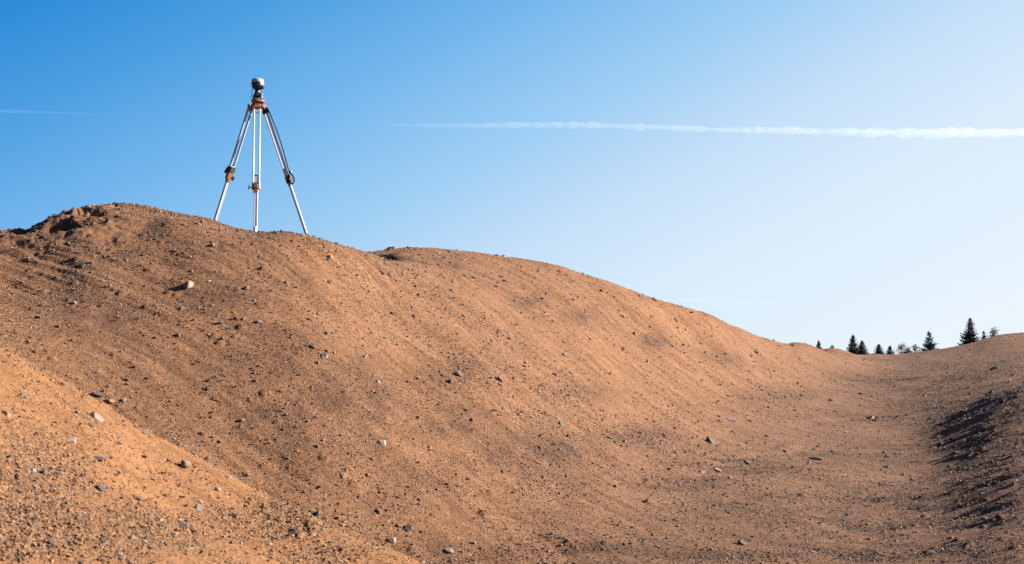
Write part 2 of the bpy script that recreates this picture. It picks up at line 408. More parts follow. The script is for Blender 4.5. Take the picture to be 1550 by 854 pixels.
def sand(name, light, mid, dusty, gravel, k):
    """k scales the grain: larger for ground seen from close by"""
    m, nt, b = newmat(name, 0.95)
    b.inputs['Specular IOR Level'].default_value = 0.15
    tc = nt.nodes.new('ShaderNodeTexCoord').outputs['Object']
    mr = nt.nodes.new('ShaderNodeMapping'); mr.inputs['Rotation'].default_value = (0, 0, math.radians(32)); nt.links.new(tc, mr.inputs['Vector'])
    mp = nt.nodes.new('ShaderNodeMapping'); mp.inputs['Scale'].default_value = (0.3, 2.2, 1)
    nt.links.new(mr.outputs[0], mp.inputs['Vector'])
    broad = noise(nt, tc, 0.7 * k ** .5, 5, .6)
    strk = noise(nt, mp.outputs[0], 2.2 * k ** .5, 5, .65)
    fine = noise(nt, tc, 38 * k, 4, .75)
    col = ramp(nt, broad, [(0.32, mid), (0.62, light)])
    st = ramp(nt, strk, [(0.34, (0.68, 0.65, 0.63)), (0.62, (1.06, 1.06, 1.06))])
    col = mixc(nt, 1.0, col, st, 'MULTIPLY')
    if dusty:      # paler, greyer dust settled on the floor of the pit
        df = nt.nodes.new('ShaderNodeAttribute'); df.attribute_name = 'dust'
        col = mixc(nt, df.outputs['Fac'], col, mixc(nt, 1.0, col, dusty, 'MULTIPLY'))
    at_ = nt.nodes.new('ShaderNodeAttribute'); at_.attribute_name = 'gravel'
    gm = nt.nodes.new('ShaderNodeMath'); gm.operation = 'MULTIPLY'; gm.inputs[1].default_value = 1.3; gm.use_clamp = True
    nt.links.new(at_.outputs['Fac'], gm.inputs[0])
    col = mixc(nt, gm.outputs[0], col, gravel)  # darker in the patches: gravel, and painted shade of ruts and bank
    # single grains: dark and pale specks
    v = nt.nodes.new('ShaderNodeTexVoronoi'); v.inputs['Scale'].default_value = 34 * k; v.inputs['Randomness'].default_value = 1
    nt.links.new(tc, v.inputs['Vector'])
    sx = nt.nodes.new('ShaderNodeSeparateColor'); nt.links.new(v.outputs['Color'], sx.inputs[0])
    spk = ramp(nt, sx.outputs[0], [(0.0, (0.55, 0.5, 0.5)), (0.16, (0.72, .7, .7)), (0.2, (1, 1, 1)), (0.93, (1, 1, 1)), (0.95, (1.0, 1.0, 1.0)), (1.0, (1.5, 1.6, 1.75))])
    col = mixc(nt, 0.75, col, spk, 'MULTIPLY')
    fr = ramp(nt, fine, [(0.3, (0.62, 0.58, 0.56)), (0.52, (1, 1, 1)), (0.75, (1.2, 1.18, 1.15))])
    col = mixc(nt, 0.8, col, fr, 'MULTIPLY')
    nt.links.new(col, b.inputs['Base Color'])
    bp = nt.nodes.new('ShaderNodeBump'); bp.inputs['Strength'].default_value = 1.0; bp.inputs['Distance'].default_value = 0.035 / k
    n2 = noise(nt, tc, 55 * k, 3, .8)
    nt.links.new(n2, bp.inputs['Height'])
    nt.links.new(bp.outputs[0], b.inputs['Normal'])
    return m
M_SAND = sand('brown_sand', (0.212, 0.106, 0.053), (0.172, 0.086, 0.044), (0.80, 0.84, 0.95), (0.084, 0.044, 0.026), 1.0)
M_NEAR = sand('orange_sand', (0.258, 0.124, 0.053), (0.230, 0.111, 0.049), None, (0.165, 0.080, 0.038), 3.2)

def rock_mat(name, cols, k=20):
    m, nt, b = newmat(name, 0.85)
    tc = nt.nodes.new('ShaderNodeTexCoord').outputs['Object']
    oi = nt.nodes.new('ShaderNodeObjectInfo')
    base = ramp(nt, oi.outputs['Random'], [(p, tuple(v * 0.57 for v in c)) for p, c in cols])
    f = noise(nt, tc, 3.0, 6, .7)
    fr = ramp(nt, f, [(0.3, (0.62, .6, .58)), (0.6, (1.1, 1.1, 1.1))])
    col = mixc(nt, 1.0, base, fr, 'MULTIPLY')
    # dust lying on the upper side
    nt.links.new(col, b.inputs['Base Color'])
    bp = nt.nodes.new('ShaderNodeBump'); bp.inputs['Strength'].default_value = 0.6; bp.inputs['Distance'].default_value = 0.01
    nt.links.new(noise(nt, tc, 9.0, 5, .7), bp.inputs['Height']); nt.links.new(bp.outputs[0], b.inputs['Normal'])
    return m
ROCK = {
    'pale': rock_mat('pale_stone', [(0, (0.27, 0.195, 0.145)), (1, (0.40, 0.32, 0.26))]),
    'grey': rock_mat('grey_stone', [(0, (0.10, 0.068, 0.054)), (1, (0.17, 0.122, 0.098))]),
    'dark': rock_mat('dark_stone', [(0, (0.07, 0.044, 0.034)), (1, (0.14, 0.085, 0.062))]),
    'brown': rock_mat('brown_stone', [(0, (0.18, 0.105, 0.068)), (1, (0.26, 0.155, 0.10))]),
    'orange': rock_mat('orange_stone', [(0, (0.30, 0.14, 0.055)), (1, (0.38, 0.19, 0.08))]),
    'mixed': rock_mat('mixed_pebble', [(0, (0.06, 0.036, 0.028)), (0.15, (0.13, 0.072, 0.046)), (0.3, (0.23, 0.122, 0.07)), (0.8, (0.29, 0.155, 0.088)), (0.9, (0.17, 0.12, 0.10)), (0.965, (0.28, 0.19, 0.13)), (1, (0.48, 0.40, 0.34))]),
    'grit': rock_mat('orange_grit', [(0, (0.07, 0.045, 0.034)), (0.12, (0.14, 0.09, 0.06)), (0.25, (0.32, 0.155, 0.065)), (0.86, (0.42, 0.21, 0.085)), (0.92, (0.15, 0.095, 0.07)), (0.98, (0.32, 0.20, 0.12)), (1, (0.48, 0.37, 0.29))]),
}
def plain(name, col, rough, metal=0.0, vary=0.12, scale=40):
    m, nt, b = newmat(name, rough)
    b.inputs['Metallic'].default_value = metal
    tc = nt.nodes.new('ShaderNodeTexCoord').outputs['Object']
    f = noise(nt, tc, scale, 4, .6)
    nt.links.new(ramp(nt, f, [(0.3, tuple(c * (1 - vary) for c in col)), (0.7, tuple(min(1, c * (1 + vary)) for c in col))]), b.inputs['Base Color'])
    nt.links.new(ramp(nt, f, [(0.3, (rough * .85,) * 3), (0.7, (min(1, rough * 1.15),) * 3)]), b.inputs['Roughness'])
    return m
M_ALU = plain('anodised_aluminium', (0.26, 0.272, 0.30), 0.5, 0.2, 0.06)
M_ORANGE = plain('orange_casting', (0.115, 0.038, 0.009), 0.5, 0.0, 0.15)
M_BLACK = plain('black_plastic', (0.004, 0.004, 0.0045), 0.4, 0.0, 0.2)
M_WEB = plain('black_webbing', (0.004, 0.004, 0.005), 0.85, 0.0, 0.3, 200)
M_WHITE = plain('white_plastic', (0.21, 0.217, 0.235), 0.4, 0.0, 0.03)
M_STEEL = plain('steel', (0.45, 0.45, 0.46), 0.35, 0.9, 0.1)
M_NEEDLE = plain('spruce_needles', (0.005, 0.008, 0.004), 0.9, 0, 0.4, 3)
M_LEAF = plain('thin_leaves', (0.009, 0.011, 0.006), 0.8, 0, 0.4, 3)
M_BARK = plain('bark', (0.03, 0.022, 0.017), 0.9, 0, 0.3, 8)

# ------------------------------------------------------------------ mesh helpers
def fast_mesh(name, V, Q):
    me = bpy.data.meshes.new(name)
    V = np.asarray(V, np.float32); Q = np.asarray(Q, np.int32); k = Q.shape[1]
    me.vertices.add(len(V)); me.vertices.foreach_set('co', V.ravel())
    me.loops.add(Q.size); me.loops.foreach_set('vertex_index', Q.ravel())
    me.polygons.add(len(Q)); me.polygons.foreach_set('loop_start', np.arange(0, Q.size, k, dtype=np.int32))
    me.update(calc_edges=True)
    return me
def link(name, me, mat=None, parent=None, label=None, cat=None, group=None, kind=None, loc=None):
    o = bpy.data.objects.new(name, me); C.objects.link(o)
    if mat is not None and me is not None and len(me.materials) == 0: me.materials.append(mat)
    if parent: o.parent = parent
    if loc is not None: o.location = loc
    if label: o['label'] = label
    if cat: o['category'] = cat
    if group: o['group'] = group
    if kind: o['kind'] = kind
    return o
class MB:
    def __init__(s): s.v = []; s.f = []
    def add(s, V, Fc):
        n = len(s.v); s.v += [tuple(p) for p in V]; s.f += [tuple(i + n for i in q) for q in Fc]; return s
    def box(s, a, b, side, wa, ta, wb=None, tb=None):
        """bar from a to b, width along side, thickness across"""
        a = Vector(a); b = Vector(b); d = (b - a).normalized(); side = Vector(side); side = (side - d * side.dot(d)).normalized(); n = d.cross(side)
        wb = wa if wb is None else wb; tb = ta if tb is None else tb
        V = []; 
        for p, ww, tt in ((a, wa, ta), (b, wb, tb)):
            c = min(ww, tt) * 0.18
            for i, j in ((1, -1), (1, 1), (-1, 1), (-1, -1)):
                q1 = side * (i * (ww / 2 - c)) + n * (j * tt / 2); q2 = side * (i * ww / 2) + n * (j * (tt / 2 - c))
                V += ([p + q1, p + q2] if (i * j < 0) else [p + q2, p + q1])
        Fc = [(k, (k + 1) % 8, 8 + (k + 1) % 8, 8 + k) for k in range(8)] + [tuple(range(7, -1, -1)), tuple(range(8, 16))]
        return s.add(V, Fc)
    def tube(s, P, R, n=10, cap=True):
        P = [Vector(p) for p in P]; R = R if hasattr(R, '__len__') else [R] * len(P)
        V = []; up = None
        for i, p in enumerate(P):
            d = (P[min(i + 1, len(P) - 1)] - P[max(i - 1, 0)]).normalized()
            if up is None: up = d.orthogonal().normalized()
            x = (up - d * up.dot(d)).normalized(); y = d.cross(x); up = x
            V += [p + (x * math.cos(2 * math.pi * k / n) + y * math.sin(2 * math.pi * k / n)) * R[i] for k in range(n)]
        Fc = [(i * n + k, i * n + (k + 1) % n, (i + 1) * n + (k + 1) % n, (i + 1) * n + k) for i in range(len(P) - 1) for k in range(n)]
        if cap: Fc += [tuple(range(n - 1, -1, -1)), tuple((len(P) - 1) * n + k for k in range(n))]
        return s.add(V, Fc)
    def lathe(s, prof, c, n=32, sq=0.0):
        """prof: (radius, z); sq flattens it towards a rounded square"""
        V = []
        for r, z in prof:
            for k in range(n):
                t = 2 * math.pi * k / n
                q = 1 - sq * (0.5 - 0.5 * math.cos(3 * t))
                V.append((c[0] + r * q * math.cos(t), c[1] + r * q * math.sin(t), c[2] + z))
        m = len(prof)
        Fc = [(i * n + k, i * n + (k + 1) % n, (i + 1) * n + (k + 1) % n, (i + 1) * n + k) for i in range(m - 1) for k in range(n)]
        Fc += [tuple(range(n - 1, -1, -1)), tuple((m - 1) * n + k for k in range(n))]
        return s.add(V, Fc)
    def build(s, name, mat, parent=None, smooth=False, **k):
        me = bpy.data.meshes.new(name); me.from_pydata([tuple(p) for p in s.v], [], s.f); me.update()
        if smooth: me.shade_smooth()
        return link(name, me, mat, parent, **k)

# ------------------------------------------------------------------ the land as meshes
def grid(av, dv, Hf, gf):
    A, D = np.meshgrid(av, dv, indexing='ij')
    X = A * D; Y = D
    Z, G = Hf(X.ravel(), Y.ravel())
    V = np.stack([X.ravel(), Y.ravel(), Z], 1)
    na, nd = len(av), len(dv)
    i = (np.arange(na - 1)[:, None] * nd + np.arange(nd - 1)[None]).ravel()
    Q = np.stack([i, i + nd, i + nd + 1, i + 1], 1)
    return V, Q, G
def dens(knots):
    """distances with a chosen spacing at each knot"""
    d = [knots[0][0]]
    ks, ss = zip(*knots)
    while d[-1] < ks[-1]: d.append(d[-1] + float(np.interp(d[-1], ks, ss)))
    return np.array(d)
def submesh(name, V, Q, G, mat, **k):
    kd_ = k.pop('dust', None)
    used, inv = np.unique(Q.ravel(), return_inverse=True)
    me = fast_mesh(name, V[used], inv.reshape(Q.shape))
    at_ = me.attributes.new('gravel', 'FLOAT', 'POINT'); at_.data.foreach_set('value', G[used].astype(np.float32))  # gravelly soil and painted shade share this mask
    at2 = me.attributes.new('dust', 'FLOAT', 'POINT'); vv = V[used]
    at2.data.foreach_set('value', (floor_mask(vv[:, 0], np.maximum(vv[:, 1], 0.1)) * (vv[:, 1] > 0)).astype(np.float32))
    me.polygons.foreach_set('use_smooth', np.ones(len(Q), bool))
    return link(name, me, mat, **k)

cw = lambda n0: np.concatenate([np.linspace(-0.50, -0.375, n0 // 9, endpoint=False), np.linspace(-0.375, 0.375, n0), np.linspace(0.375, 0.50, n0 // 9 + 1)[1:]])
def both(x, y):
    d, g = detail_main(x, y); return base_main(x, y) + d, g
dv = dens([(6.5, .12), (10.5, .05), (11.5, .022), (14, .020), (18.4, .022), (19.5, .05), (22, .05), (26, .045), (31, .055), (36, .07), (48, .10), (50, .3), (75, 1.2)])
V, Q, G = grid(cw(860), dv, both, None)
cx = V[Q[:, 0], 0]; cy = V[Q[:, 0], 1]
bz = base_main(cx, cy)
axx = np.interp(cy, [10, 12.5, 16, 20.5, 25.5, 31, 37.5, 44, 60], [0.5, .9, 1.75, 3.0, 4.6, 6.6, 9.1, 11.2, 15])
axz = base_main(axx, cy)
up = bz - axz > 0.30 + 0.02 * np.maximum(cy - 20, 0)
left = cx < axx
# the line of the gully between the two mounds on the left
gl = np.interp(cx, [float(a_of(p, q)) * d for p, q, d in ((555, 384, 21), (650, 402, 21.5), (760, 450, 21), (900, 590, 18.5), (980, 680, 17.3))], [21, 21.5, 21, 18.5, 17.3])
m1 = up & left & (cy < gl); m2 = up & left & ~m1; m3 = up & ~left; m0 = ~(m1 | m2 | m3)
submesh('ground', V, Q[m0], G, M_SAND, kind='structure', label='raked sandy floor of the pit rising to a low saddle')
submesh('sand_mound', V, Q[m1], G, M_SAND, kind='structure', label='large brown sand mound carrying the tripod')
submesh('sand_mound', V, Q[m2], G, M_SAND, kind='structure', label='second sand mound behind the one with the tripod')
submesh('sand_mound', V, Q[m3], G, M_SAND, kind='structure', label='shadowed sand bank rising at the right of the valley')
def nboth(x, y):
    d, g = detail_near(x, y); return base_near(x, y) + d, g
ndv = dens([(2.7, .03), (3.6, .011), (5, .0125), (7.1, .014), (7.4, .05), (11, .2)])
nav = np.concatenate([np.linspace(-0.50, -0.375, 50, endpoint=False), np.linspace(-0.375, -0.02, 560), np.linspace(-0.02, 0.10, 40)[1:]])
V2, Q2, G2 = grid(nav, ndv, nboth, None)
keep = V2[:, 2] > base_main(V2[:, 0], V2[:, 1]) - 0.15
Q2 = Q2[keep[Q2].any(1)]
submesh('sand_mound', V2, Q2, G2, M_NEAR, kind='structure', label='near slope of orange gravelly sand in the lower left corner')
# the land all around, below the detailed part
rr = np.concatenate([np.linspace(0.5, 90, 60), np.geomspace(100, 6000, 24)])
th = np.linspace(0, 2 * math.pi, 181)[:-1]
R_, T_ = np.meshgrid(rr, th, indexing='ij')
X = R_ * np.sin(T_); Y = R_ * np.cos(T_)
fr = np.abs(X) < Y * 0.58
yy = np.clip(Y, 2.7, 88)
zz = base_main(np.clip(X / yy, -.6, .6) * yy, yy)
base_far = np.where(R_ > 60, 1.4, np.interp(R_, [0, 8, 14, 60], [-0.10, -0.1, 0.5, 1.4]))
wgt = sstep(0.62, 0.50, np.abs(X) / np.maximum(Y, 0.1)) * (Y > 1) * sstep(88, 60, R_)
Z = (zz - 0.35) * wgt + base_far * (1 - wgt)
V = np.stack([X.ravel(), Y.ravel(), Z.ravel()], 1)
nr, ntt = len(rr), len(th)
i, j = np.meshgrid(np.arange(nr - 1), np.arange(ntt), indexing='ij'); i = i.ravel(); j = j.ravel(); j2 = (j + 1) % ntt
Q = np.stack([i * ntt + j, (i + 1) * ntt + j, (i + 1) * ntt + j2, i * ntt + j2], 1)
submesh('ground', V, Q[:, ::-1], np.zeros(len(V)), M_SAND, kind='structure', label='open sandy land around and beyond the pit')

# ------------------------------------------------------------------ stones
def ico(sub):
    import bmesh
    bm = bmesh.new(); bmesh.ops.create_icosphere(bm, subdivisions=sub, radius=1)
    v = np.array([p.co[:] for p in bm.verts]); f = np.array([[q.index for q in t.verts] for t in bm.faces]); bm.free()
    return v, f
ICO = {k: ico(k) for k in (1, 2, 3, 4)}
def stone_mesh(name, seed, sub, nplanes=13, dims=(1, .75, .6), rough=0.05):
    r = np.random.default_rng(seed); v, f = ICO[sub]
    n = r.normal(size=(nplanes, 3)); n /= np.linalg.norm(n, axis=1)[:, None]
    h = r.uniform(0.55, 0.95, nplanes)
    dots = v @ n.T
    rad = np.min(np.where(dots > 0.05, h / np.maximum(dots, .05), 9), 1); rad = np.minimum(rad, 1.3)
    p = v * rad[:, None]
    for s, a in ((1.6, rough * 1.6), (4, rough), (9, rough * .5)):
        p *= (1 + a * perlin(v[:, 0] * s + v[:, 2] * s * .7, v[:, 1] * s - v[:, 2] * s * .6, seed))[:, None]
    p = p * np.array(dims)
    me = fast_mesh(name, p, f)
    me.polygons.foreach_set('use_smooth', np.zeros(len(f), bool))
    return me
def normal_at(fn, x, y, e=0.06):
    zx = (fn(np.array([x + e]), np.array([y]))[0] - fn(np.array([x - e]), np.array([y]))[0]) / (2 * e)
    zy = (fn(np.array([x]), np.array([y + e]))[0] - fn(np.array([x]), np.array([y - e]))[0]) / (2 * e)
    return Vector((-zx, -zy, 1)).normalized()
BIG = [(285, 431, 20, 13, 'pale', 'pale angular boulder, the largest stone on the tripod mound'),
 (270, 506, 10, 6, 'grey', 'grey stone down the slope from the large pale boulder'),
 (474, 523, 12, 8, 'dark', 'dark angular stone just above a paler one, mid slope of the tripod mound'),
 (491, 539, 13, 9, 'pale', 'pale oblong stone just below a dark one, mid slope of the tripod mound'),
 (481, 548, 7, 7, 'brown', 'small brown stone touching the foot of the pale oblong one'),
 (694, 565, 12, 9, 'grey', 'rugged grey stone, upper of two close together on the middle of the slope'),
 (682, 577, 10, 7, 'grey', 'rounded grey stone, lower of two close together on the middle of the slope'),
 (757, 573, 12, 8, 'brown', 'brown rounded stone with a darker one directly beneath it'),
 (756, 581, 8, 5, 'dark', 'small dark stone directly beneath a brown rounded one'),
 (572, 577, 10, 5, 'pale', 'flat pale stone, alone on the slope where dark gravel begins'),
 (579, 669, 13, 8, 'pale', 'pale brown stone at the foot of the dark gravel patch'),
 (520, 719, 15, 6, 'brown', 'long narrow brown stone lying above the edge of the near slope'),
 (589, 376, 9, 6, 'dark', 'dark clod, smaller of the pair on the crest of the second mound'),
 (595, 375, 10, 8, 'brown', 'brown boulder, larger of the pair on the crest of the second mound'),
 (500, 387, 9, 6, 'orange', 'orange brown stone on the shoulder, downhill from the last tripod leg'),
 (491, 374, 7, 4, 'dark', 'dark stone close to the crest beyond the last tripod leg'),
 (816, 409, 9, 5, 'dark', 'dark reddish stone high on the second mound below its crest'),
 (764, 424, 9, 5, 'grey', 'grey flat stone high on the second mound'),
 (782, 490, 6, 5, 'dark', 'small dark stone in the middle of the second mound'),
 (702, 477, 11, 4, 'brown', 'narrow slab lying down the slope in the fold between two mounds'),
 (627, 477, 8, 6, 'dark', 'dark brown stone below the fold of the tripod mound'),
 (550, 435, 7, 5, 'brown', 'brown stone halfway between the crest and the fold'),
 (498, 426, 9, 6, 'grey', 'grey stone under the orange brown one on the shoulder'),
 (589, 414, 9, 5, 'dark', 'dark slab near the edge where the second mound shows behind'),
 (634, 446, 8, 4, 'grey', 'flat grey stone upslope of the dark brown one near the fold'),
 (434, 426, 8, 6, 'dark', 'dark rounded stone below the second and third tripod legs'),
 (864, 563, 9, 5, 'brown', 'brown stone on the broad slope under the faint dark band'),
 (858, 538, 14, 6, 'brown', 'low crumbling clod on the lower slope of the second mound'),
 (990, 452, 13, 4, 'brown', 'long clod on the skyline of the second mound'),
 (1022, 482, 9, 5, 'dark', 'dark stone just below the skyline, halfway down the ridge'),
 (1144, 531, 10, 5, 'dark', 'dark oblong stone near the low end of the ridge'),
 (1098, 534, 7, 4, 'dark', 'dark stone uphill from the dark oblong one at the ridge end'),
 (1025, 576, 8, 4, 'pale', 'whitish flat stone on the foot of the long slope'),
 (980, 547, 7, 5, 'pale', 'tan stone beside a thin orange one on the long slope'),
 (961, 542, 7, 3, 'orange', 'thin orange stone beside a tan one on the long slope'),
 (1303, 595, 11, 5, 'dark', 'dark block, highest up the valley floor of the larger stones'),
 (1258, 605, 11, 5, 'grey', 'grey flat stone on the upper valley floor'),
 (1199, 599, 7, 4, 'dark', 'dark stone at the foot of the ridge, upper valley floor'),
 (1213, 596, 6, 3, 'dark', 'tiny dark stone next to a larger one at the foot of the ridge'),
 (1106, 634, 17, 6, 'pale', 'long pale topped stone where the slope meets the valley floor'),
 (1135, 636, 9, 5, 'dark', 'dark stone to the side of the long pale topped one'),
 (1089, 636, 9, 5, 'dark', 'dark stone uphill of the long pale topped one'),
 (1088, 629, 6, 3, 'brown', 'tiny brown stone above a dark one at the slope foot'),
 (1074, 667, 16, 11, 'dark', 'dark jagged rock, bulkiest at the edge of the valley floor'),
 (1160, 659, 9, 6, 'dark', 'round dark stone casting a shadow on the open valley floor'),
 (1318, 631, 14, 5, 'pale', 'pale tilted slab with a long thin shadow'),
 (1400, 598, 5, 3, 'pale', 'tiny bright white stone on the bare upper floor'),
 (1235, 693, 17, 9, 'dark', 'dark wedge shaped rock in the centre of the valley floor'),
 (1232, 679, 5, 3, 'dark', 'tiny dark stone behind the wedge shaped rock'),
 (1238, 674, 7, 4, 'dark', 'small dark stone upslope behind the wedge shaped rock'),
 (1260, 682, 10, 3, 'brown', 'thin brown stone beside the wedge shaped rock'),
 (1188, 682, 8, 4, 'dark', 'small flat dark stone between the jagged rock and the wedge'),
 (1130, 698, 12, 4, 'dark', 'flat dark stone on the raked floor'),
 (1086, 711, 13, 5, 'pale', 'flat pale stone nearest the foot of the slope on the raked floor'),
 (1063, 714, 9, 5, 'brown', 'brown stone, end one of a loose row at the slope foot'),
 (1088, 719, 8, 4, 'pale', 'small pale stone right below a flat pale one'),
 (1105, 722, 6, 5, 'orange', 'small orange stone standing beside two pale ones'),
 (978, 758, 9, 7, 'dark', 'dark pyramid shaped stone on the near valley floor'),
 (1104, 775, 10, 5, 'dark', 'dark flat stone in front of the raked bank'),
 (1121, 821, 14, 10, 'dark', 'dark triangular rock, nearest large one on the valley floor'),
 (1506, 557, 12, 6, 'pale', 'pale stone high on the shadowed bank'),
 (1458, 622, 13, 6, 'dark', 'dark stone halfway down the shadowed bank'),
 (1490, 784, 14, 5, 'dark', 'dark flat stone at the bottom of the shadowed bank'),
 (1500, 592, 9, 4, 'dark', 'dark narrow stone between two others on the shadowed bank'),
 (594, 817, 14, 9, 'pale', 'pale grey stone against the edge of the near slope'),
 (680, 832, 15, 8, 'pale', 'pale wedge shaped stone on the near floor'),
 (618, 799, 15, 8, 'dark', 'dark lumpy clod with crumbs around it'),
 (638, 804, 8, 5, 'dark', 'dark crumb beside the lumpy clod'),
 (603, 795, 10, 4, 'brown', 'brown flake behind the lumpy clod'),
 (574, 773, 14, 5, 'grey', 'low grey slab half sunk in sand'),
 (849, 641, 12, 6, 'grey', 'grey slab at the upper edge of the dark gravel'),
 (922, 661, 9, 4, 'dark', 'dark flat stone beside a paler one near the slope foot'),
 (946, 667, 7, 5, 'pale', 'pale stone beside a dark flat one near the slope foot'),
 (824, 775, 8, 4, 'dark', 'dark stone alone on the flat near sand'),
 (103, 367, 9, 6, 'grey', 'grey stone under the torn scarp of the mound top'),
 (124, 401, 10, 6, 'grey', 'grey stone below the bare orange scar'),
 (322, 370, 9, 7, 'brown', 'brown stone upslope between the boulder and the first leg'),
 (113, 457, 7, 5, 'pale', 'small white stone below the mound top'),
 (90, 493, 10, 5, 'dark', 'dark hollow sided stone close above the near slope'),
 (275, 465, 7, 6, 'grey', 'small grey stone between the pale boulder and the one below'),
 (334, 488, 9, 8, 'dark', 'dark crumbly clod below the pale boulder'),
 (392, 486, 12, 6, 'grey', 'grey oblong stone beneath the middle leg, mid slope'),
 (373, 435, 9, 8, 'brown', 'brown lump, largest of a row under the middle leg'),
 (290, 409, 6, 5, 'brown', 'small brown stone just uphill from the pale boulder'),
 (395, 405, 8, 5, 'dark', 'dark chip under the middle leg near the crest'),
 (43, 516, 9, 6, 'brown', 'brown stone right above the rim of the near slope'),
 (236, 361, 7, 4, 'dark', 'dark stone at the lower tip of the damp hook shaped patch'),
 (178, 310, 8, 4, 'dark', 'small clod sitting on the highest point of the skyline'),
 (145, 631, 21, 10, 'pale', 'pale grey oblong stone high on the near slope'),
 (148, 596, 20, 7, 'dark', 'dark flat slab lying on the rim of the near slope'),
 (166, 606, 15, 7, 'orange', 'orange slab touching the dark flat one on the rim'),
 (186, 605, 11, 7, 'brown', 'brown wedge stone just past the rim'),
 (138, 643, 14, 4, 'dark', 'dark sliver below the pale oblong stone'),
 (109, 667, 16, 8, 'pale', 'buff stone of two lobes on the near slope'),
 (150, 695, 20, 9, 'grey', 'grey elongated stone pointing downslope'),
 (152, 740, 18, 13, 'grey', 'round grey cobble on the near slope'),
 (278, 705, 16, 13, 'brown', 'brown angular stone standing out of smooth orange sand'),
 (299, 769, 11, 13, 'grey', 'upright pointed grey stone'),
 (209, 755, 10, 9, 'grey', 'grey brown stone between the round cobble and a dark one'),
 (251, 749, 10, 6, 'dark', 'dark stone upslope of the pointed grey one'),
 (346, 722, 10, 7, 'pale', 'pale flat stone close to the rim of the near slope'),
 (331, 740, 9, 8, 'pale', 'whitish stone with a dark side above the pointed grey one'),
 (277, 797, 18, 7, 'dark', 'dark slab half buried near the lower edge'),
 (263, 808, 12, 9, 'pale', 'pale stone tucked under the dark half buried slab'),
 (78, 821, 16, 13, 'dark', 'big dark stone in the coarse gravel corner'),
 (95, 582, 9, 6, 'dark', 'dark nick shaped stone on the upper near slope'),
 (35, 599, 15, 7, 'grey', 'grey slab, topmost on the near slope'),
 (10, 627, 18, 8, 'orange', 'buff orange stone at the outer edge of the near slope'),
 (482, 777, 14, 9, 'dark', 'dark block perched on the rim of the near slope'),
 (449, 805, 12, 10, 'dark', 'dark rusty stone with a pale one behind it'),
 (474, 809, 10, 9, 'pale', 'pale chunk in the gravel near the rim'),
 (407, 812, 7, 6, 'grey', 'bluish grey chip in the lower gravel'),
 (355, 780, 13, 8, 'dark', 'dark split stone between the pointed grey one and the gravel'),
 (45, 708, 14, 7, 'grey', 'bluish grey stone near the outer edge, upper gravel'),
 (68, 716, 12, 8, 'grey', 'dark grey stone beside a whitish pebble'),
 (51, 713, 7, 6, 'pale', 'whitish pebble beside a dark grey stone'),
 (30, 745, 16, 7, 'grey', 'flat grey stone deeper in the coarse gravel'),
 (201, 815, 12, 9, 'pale', 'pale pinkish stone low on the near slope'),
 (238, 783, 12, 4, 'grey', 'thin grey sliver left of the dark half buried slab'),
 (640, 850, 9, 7, 'brown', 'brown stone at the very foot of the near slope rim')]
used_px = [(b[0], b[1]) for b in BIG]
xs = np.array([b[0] for b in BIG], float); ys = np.array([b[1] for b in BIG], float)
PROTO = {}
def proto(tone, i, sub):
    k = (tone, i, sub)
    if k not in PROTO:
        r = random.Random(hash((tone == 'pale', i, 3)) % 9999)
        me = stone_mesh('stone', 11 + i * 7 + len(tone), sub, 11 + i % 5, (1, 1, 1), 0.045)
        me.materials.append(ROCK[tone]); PROTO[k] = me
    return PROTO[k]
def is_near(px, py):
    e = np.interp(px, [q[0] for q in EDGE], [q[1] for q in EDGE]); return py > e + 1
def put_stone(px, py, w_, h_, tone, label, group, sub, idx, d, near, aspect=None):
    fn = H_near if near else H_main
    x = float(a_of(px, py)) * d; y = d
    z = float(fn(np.array([x]), np.array([y]))[0])
    n = normal_at(base_near if near else base_main, x, y)
    m = d / F
    rx = w_ * m / 2 * 1.02; rz = h_ * m / 2 * 1.12; ry = (rx * 0.55 + rz * 0.6)
    o = link('stone', proto(tone, idx, sub), None, None, label, 'stone', group)
    # up axis between the slope normal and vertical; long side across the view, tipped with the slope
    up_ = (n * 0.75 + Vector((0, 0, 1)) * 0.25).normalized()
    rn = random.Random(idx * 131 + int(px) * 7 + int(py))
    sl_ = math.hypot(n.x, n.y); xa = Vector((1, rn.uniform(-.3, .3), 0)) if sl_ < .22 or n.x < .05 else Vector((.85, -.53 + rn.uniform(-.25, .25), 0)); xa = (xa - up_ * xa.dot(up_)).normalized(); ya = up_.cross(xa)
    rot = Matrix((xa, ya, up_)).transposed().to_4x4()
    o.matrix_world = Matrix.Translation(Vector((x, y, z)) + up_ * rz * 0.18) @ rot @ Matrix.Diagonal((rx, ry, rz, 1))
    return o
nearm = is_near(xs, ys)
dn = march_fine(base_near, H_near, xs, ys + 2, 2.7, 9); dm = march_fine(base_main, H_main, xs, ys + 2, 9, 60)
for k, b in enumerate(BIG):
    nr_ = bool(nearm[k]); d = dn[k] if nr_ else dm[k]
    if np.isnan(d):
        # on the skyline: sit on the crest itself
        l1 = CREST if b[0] < 556 else CREST2
        d = float(np.interp(b[0], [q[0] for q in l1], [q[2] for q in l1]))
    big = b[2] > 11
    put_stone(b[0], b[1] + 1, b[2], b[3], b[4], b[5], None, 4 if b[2] > 17 else 3 if b[2] > 10 else 2, k % 9, float(d), nr_)
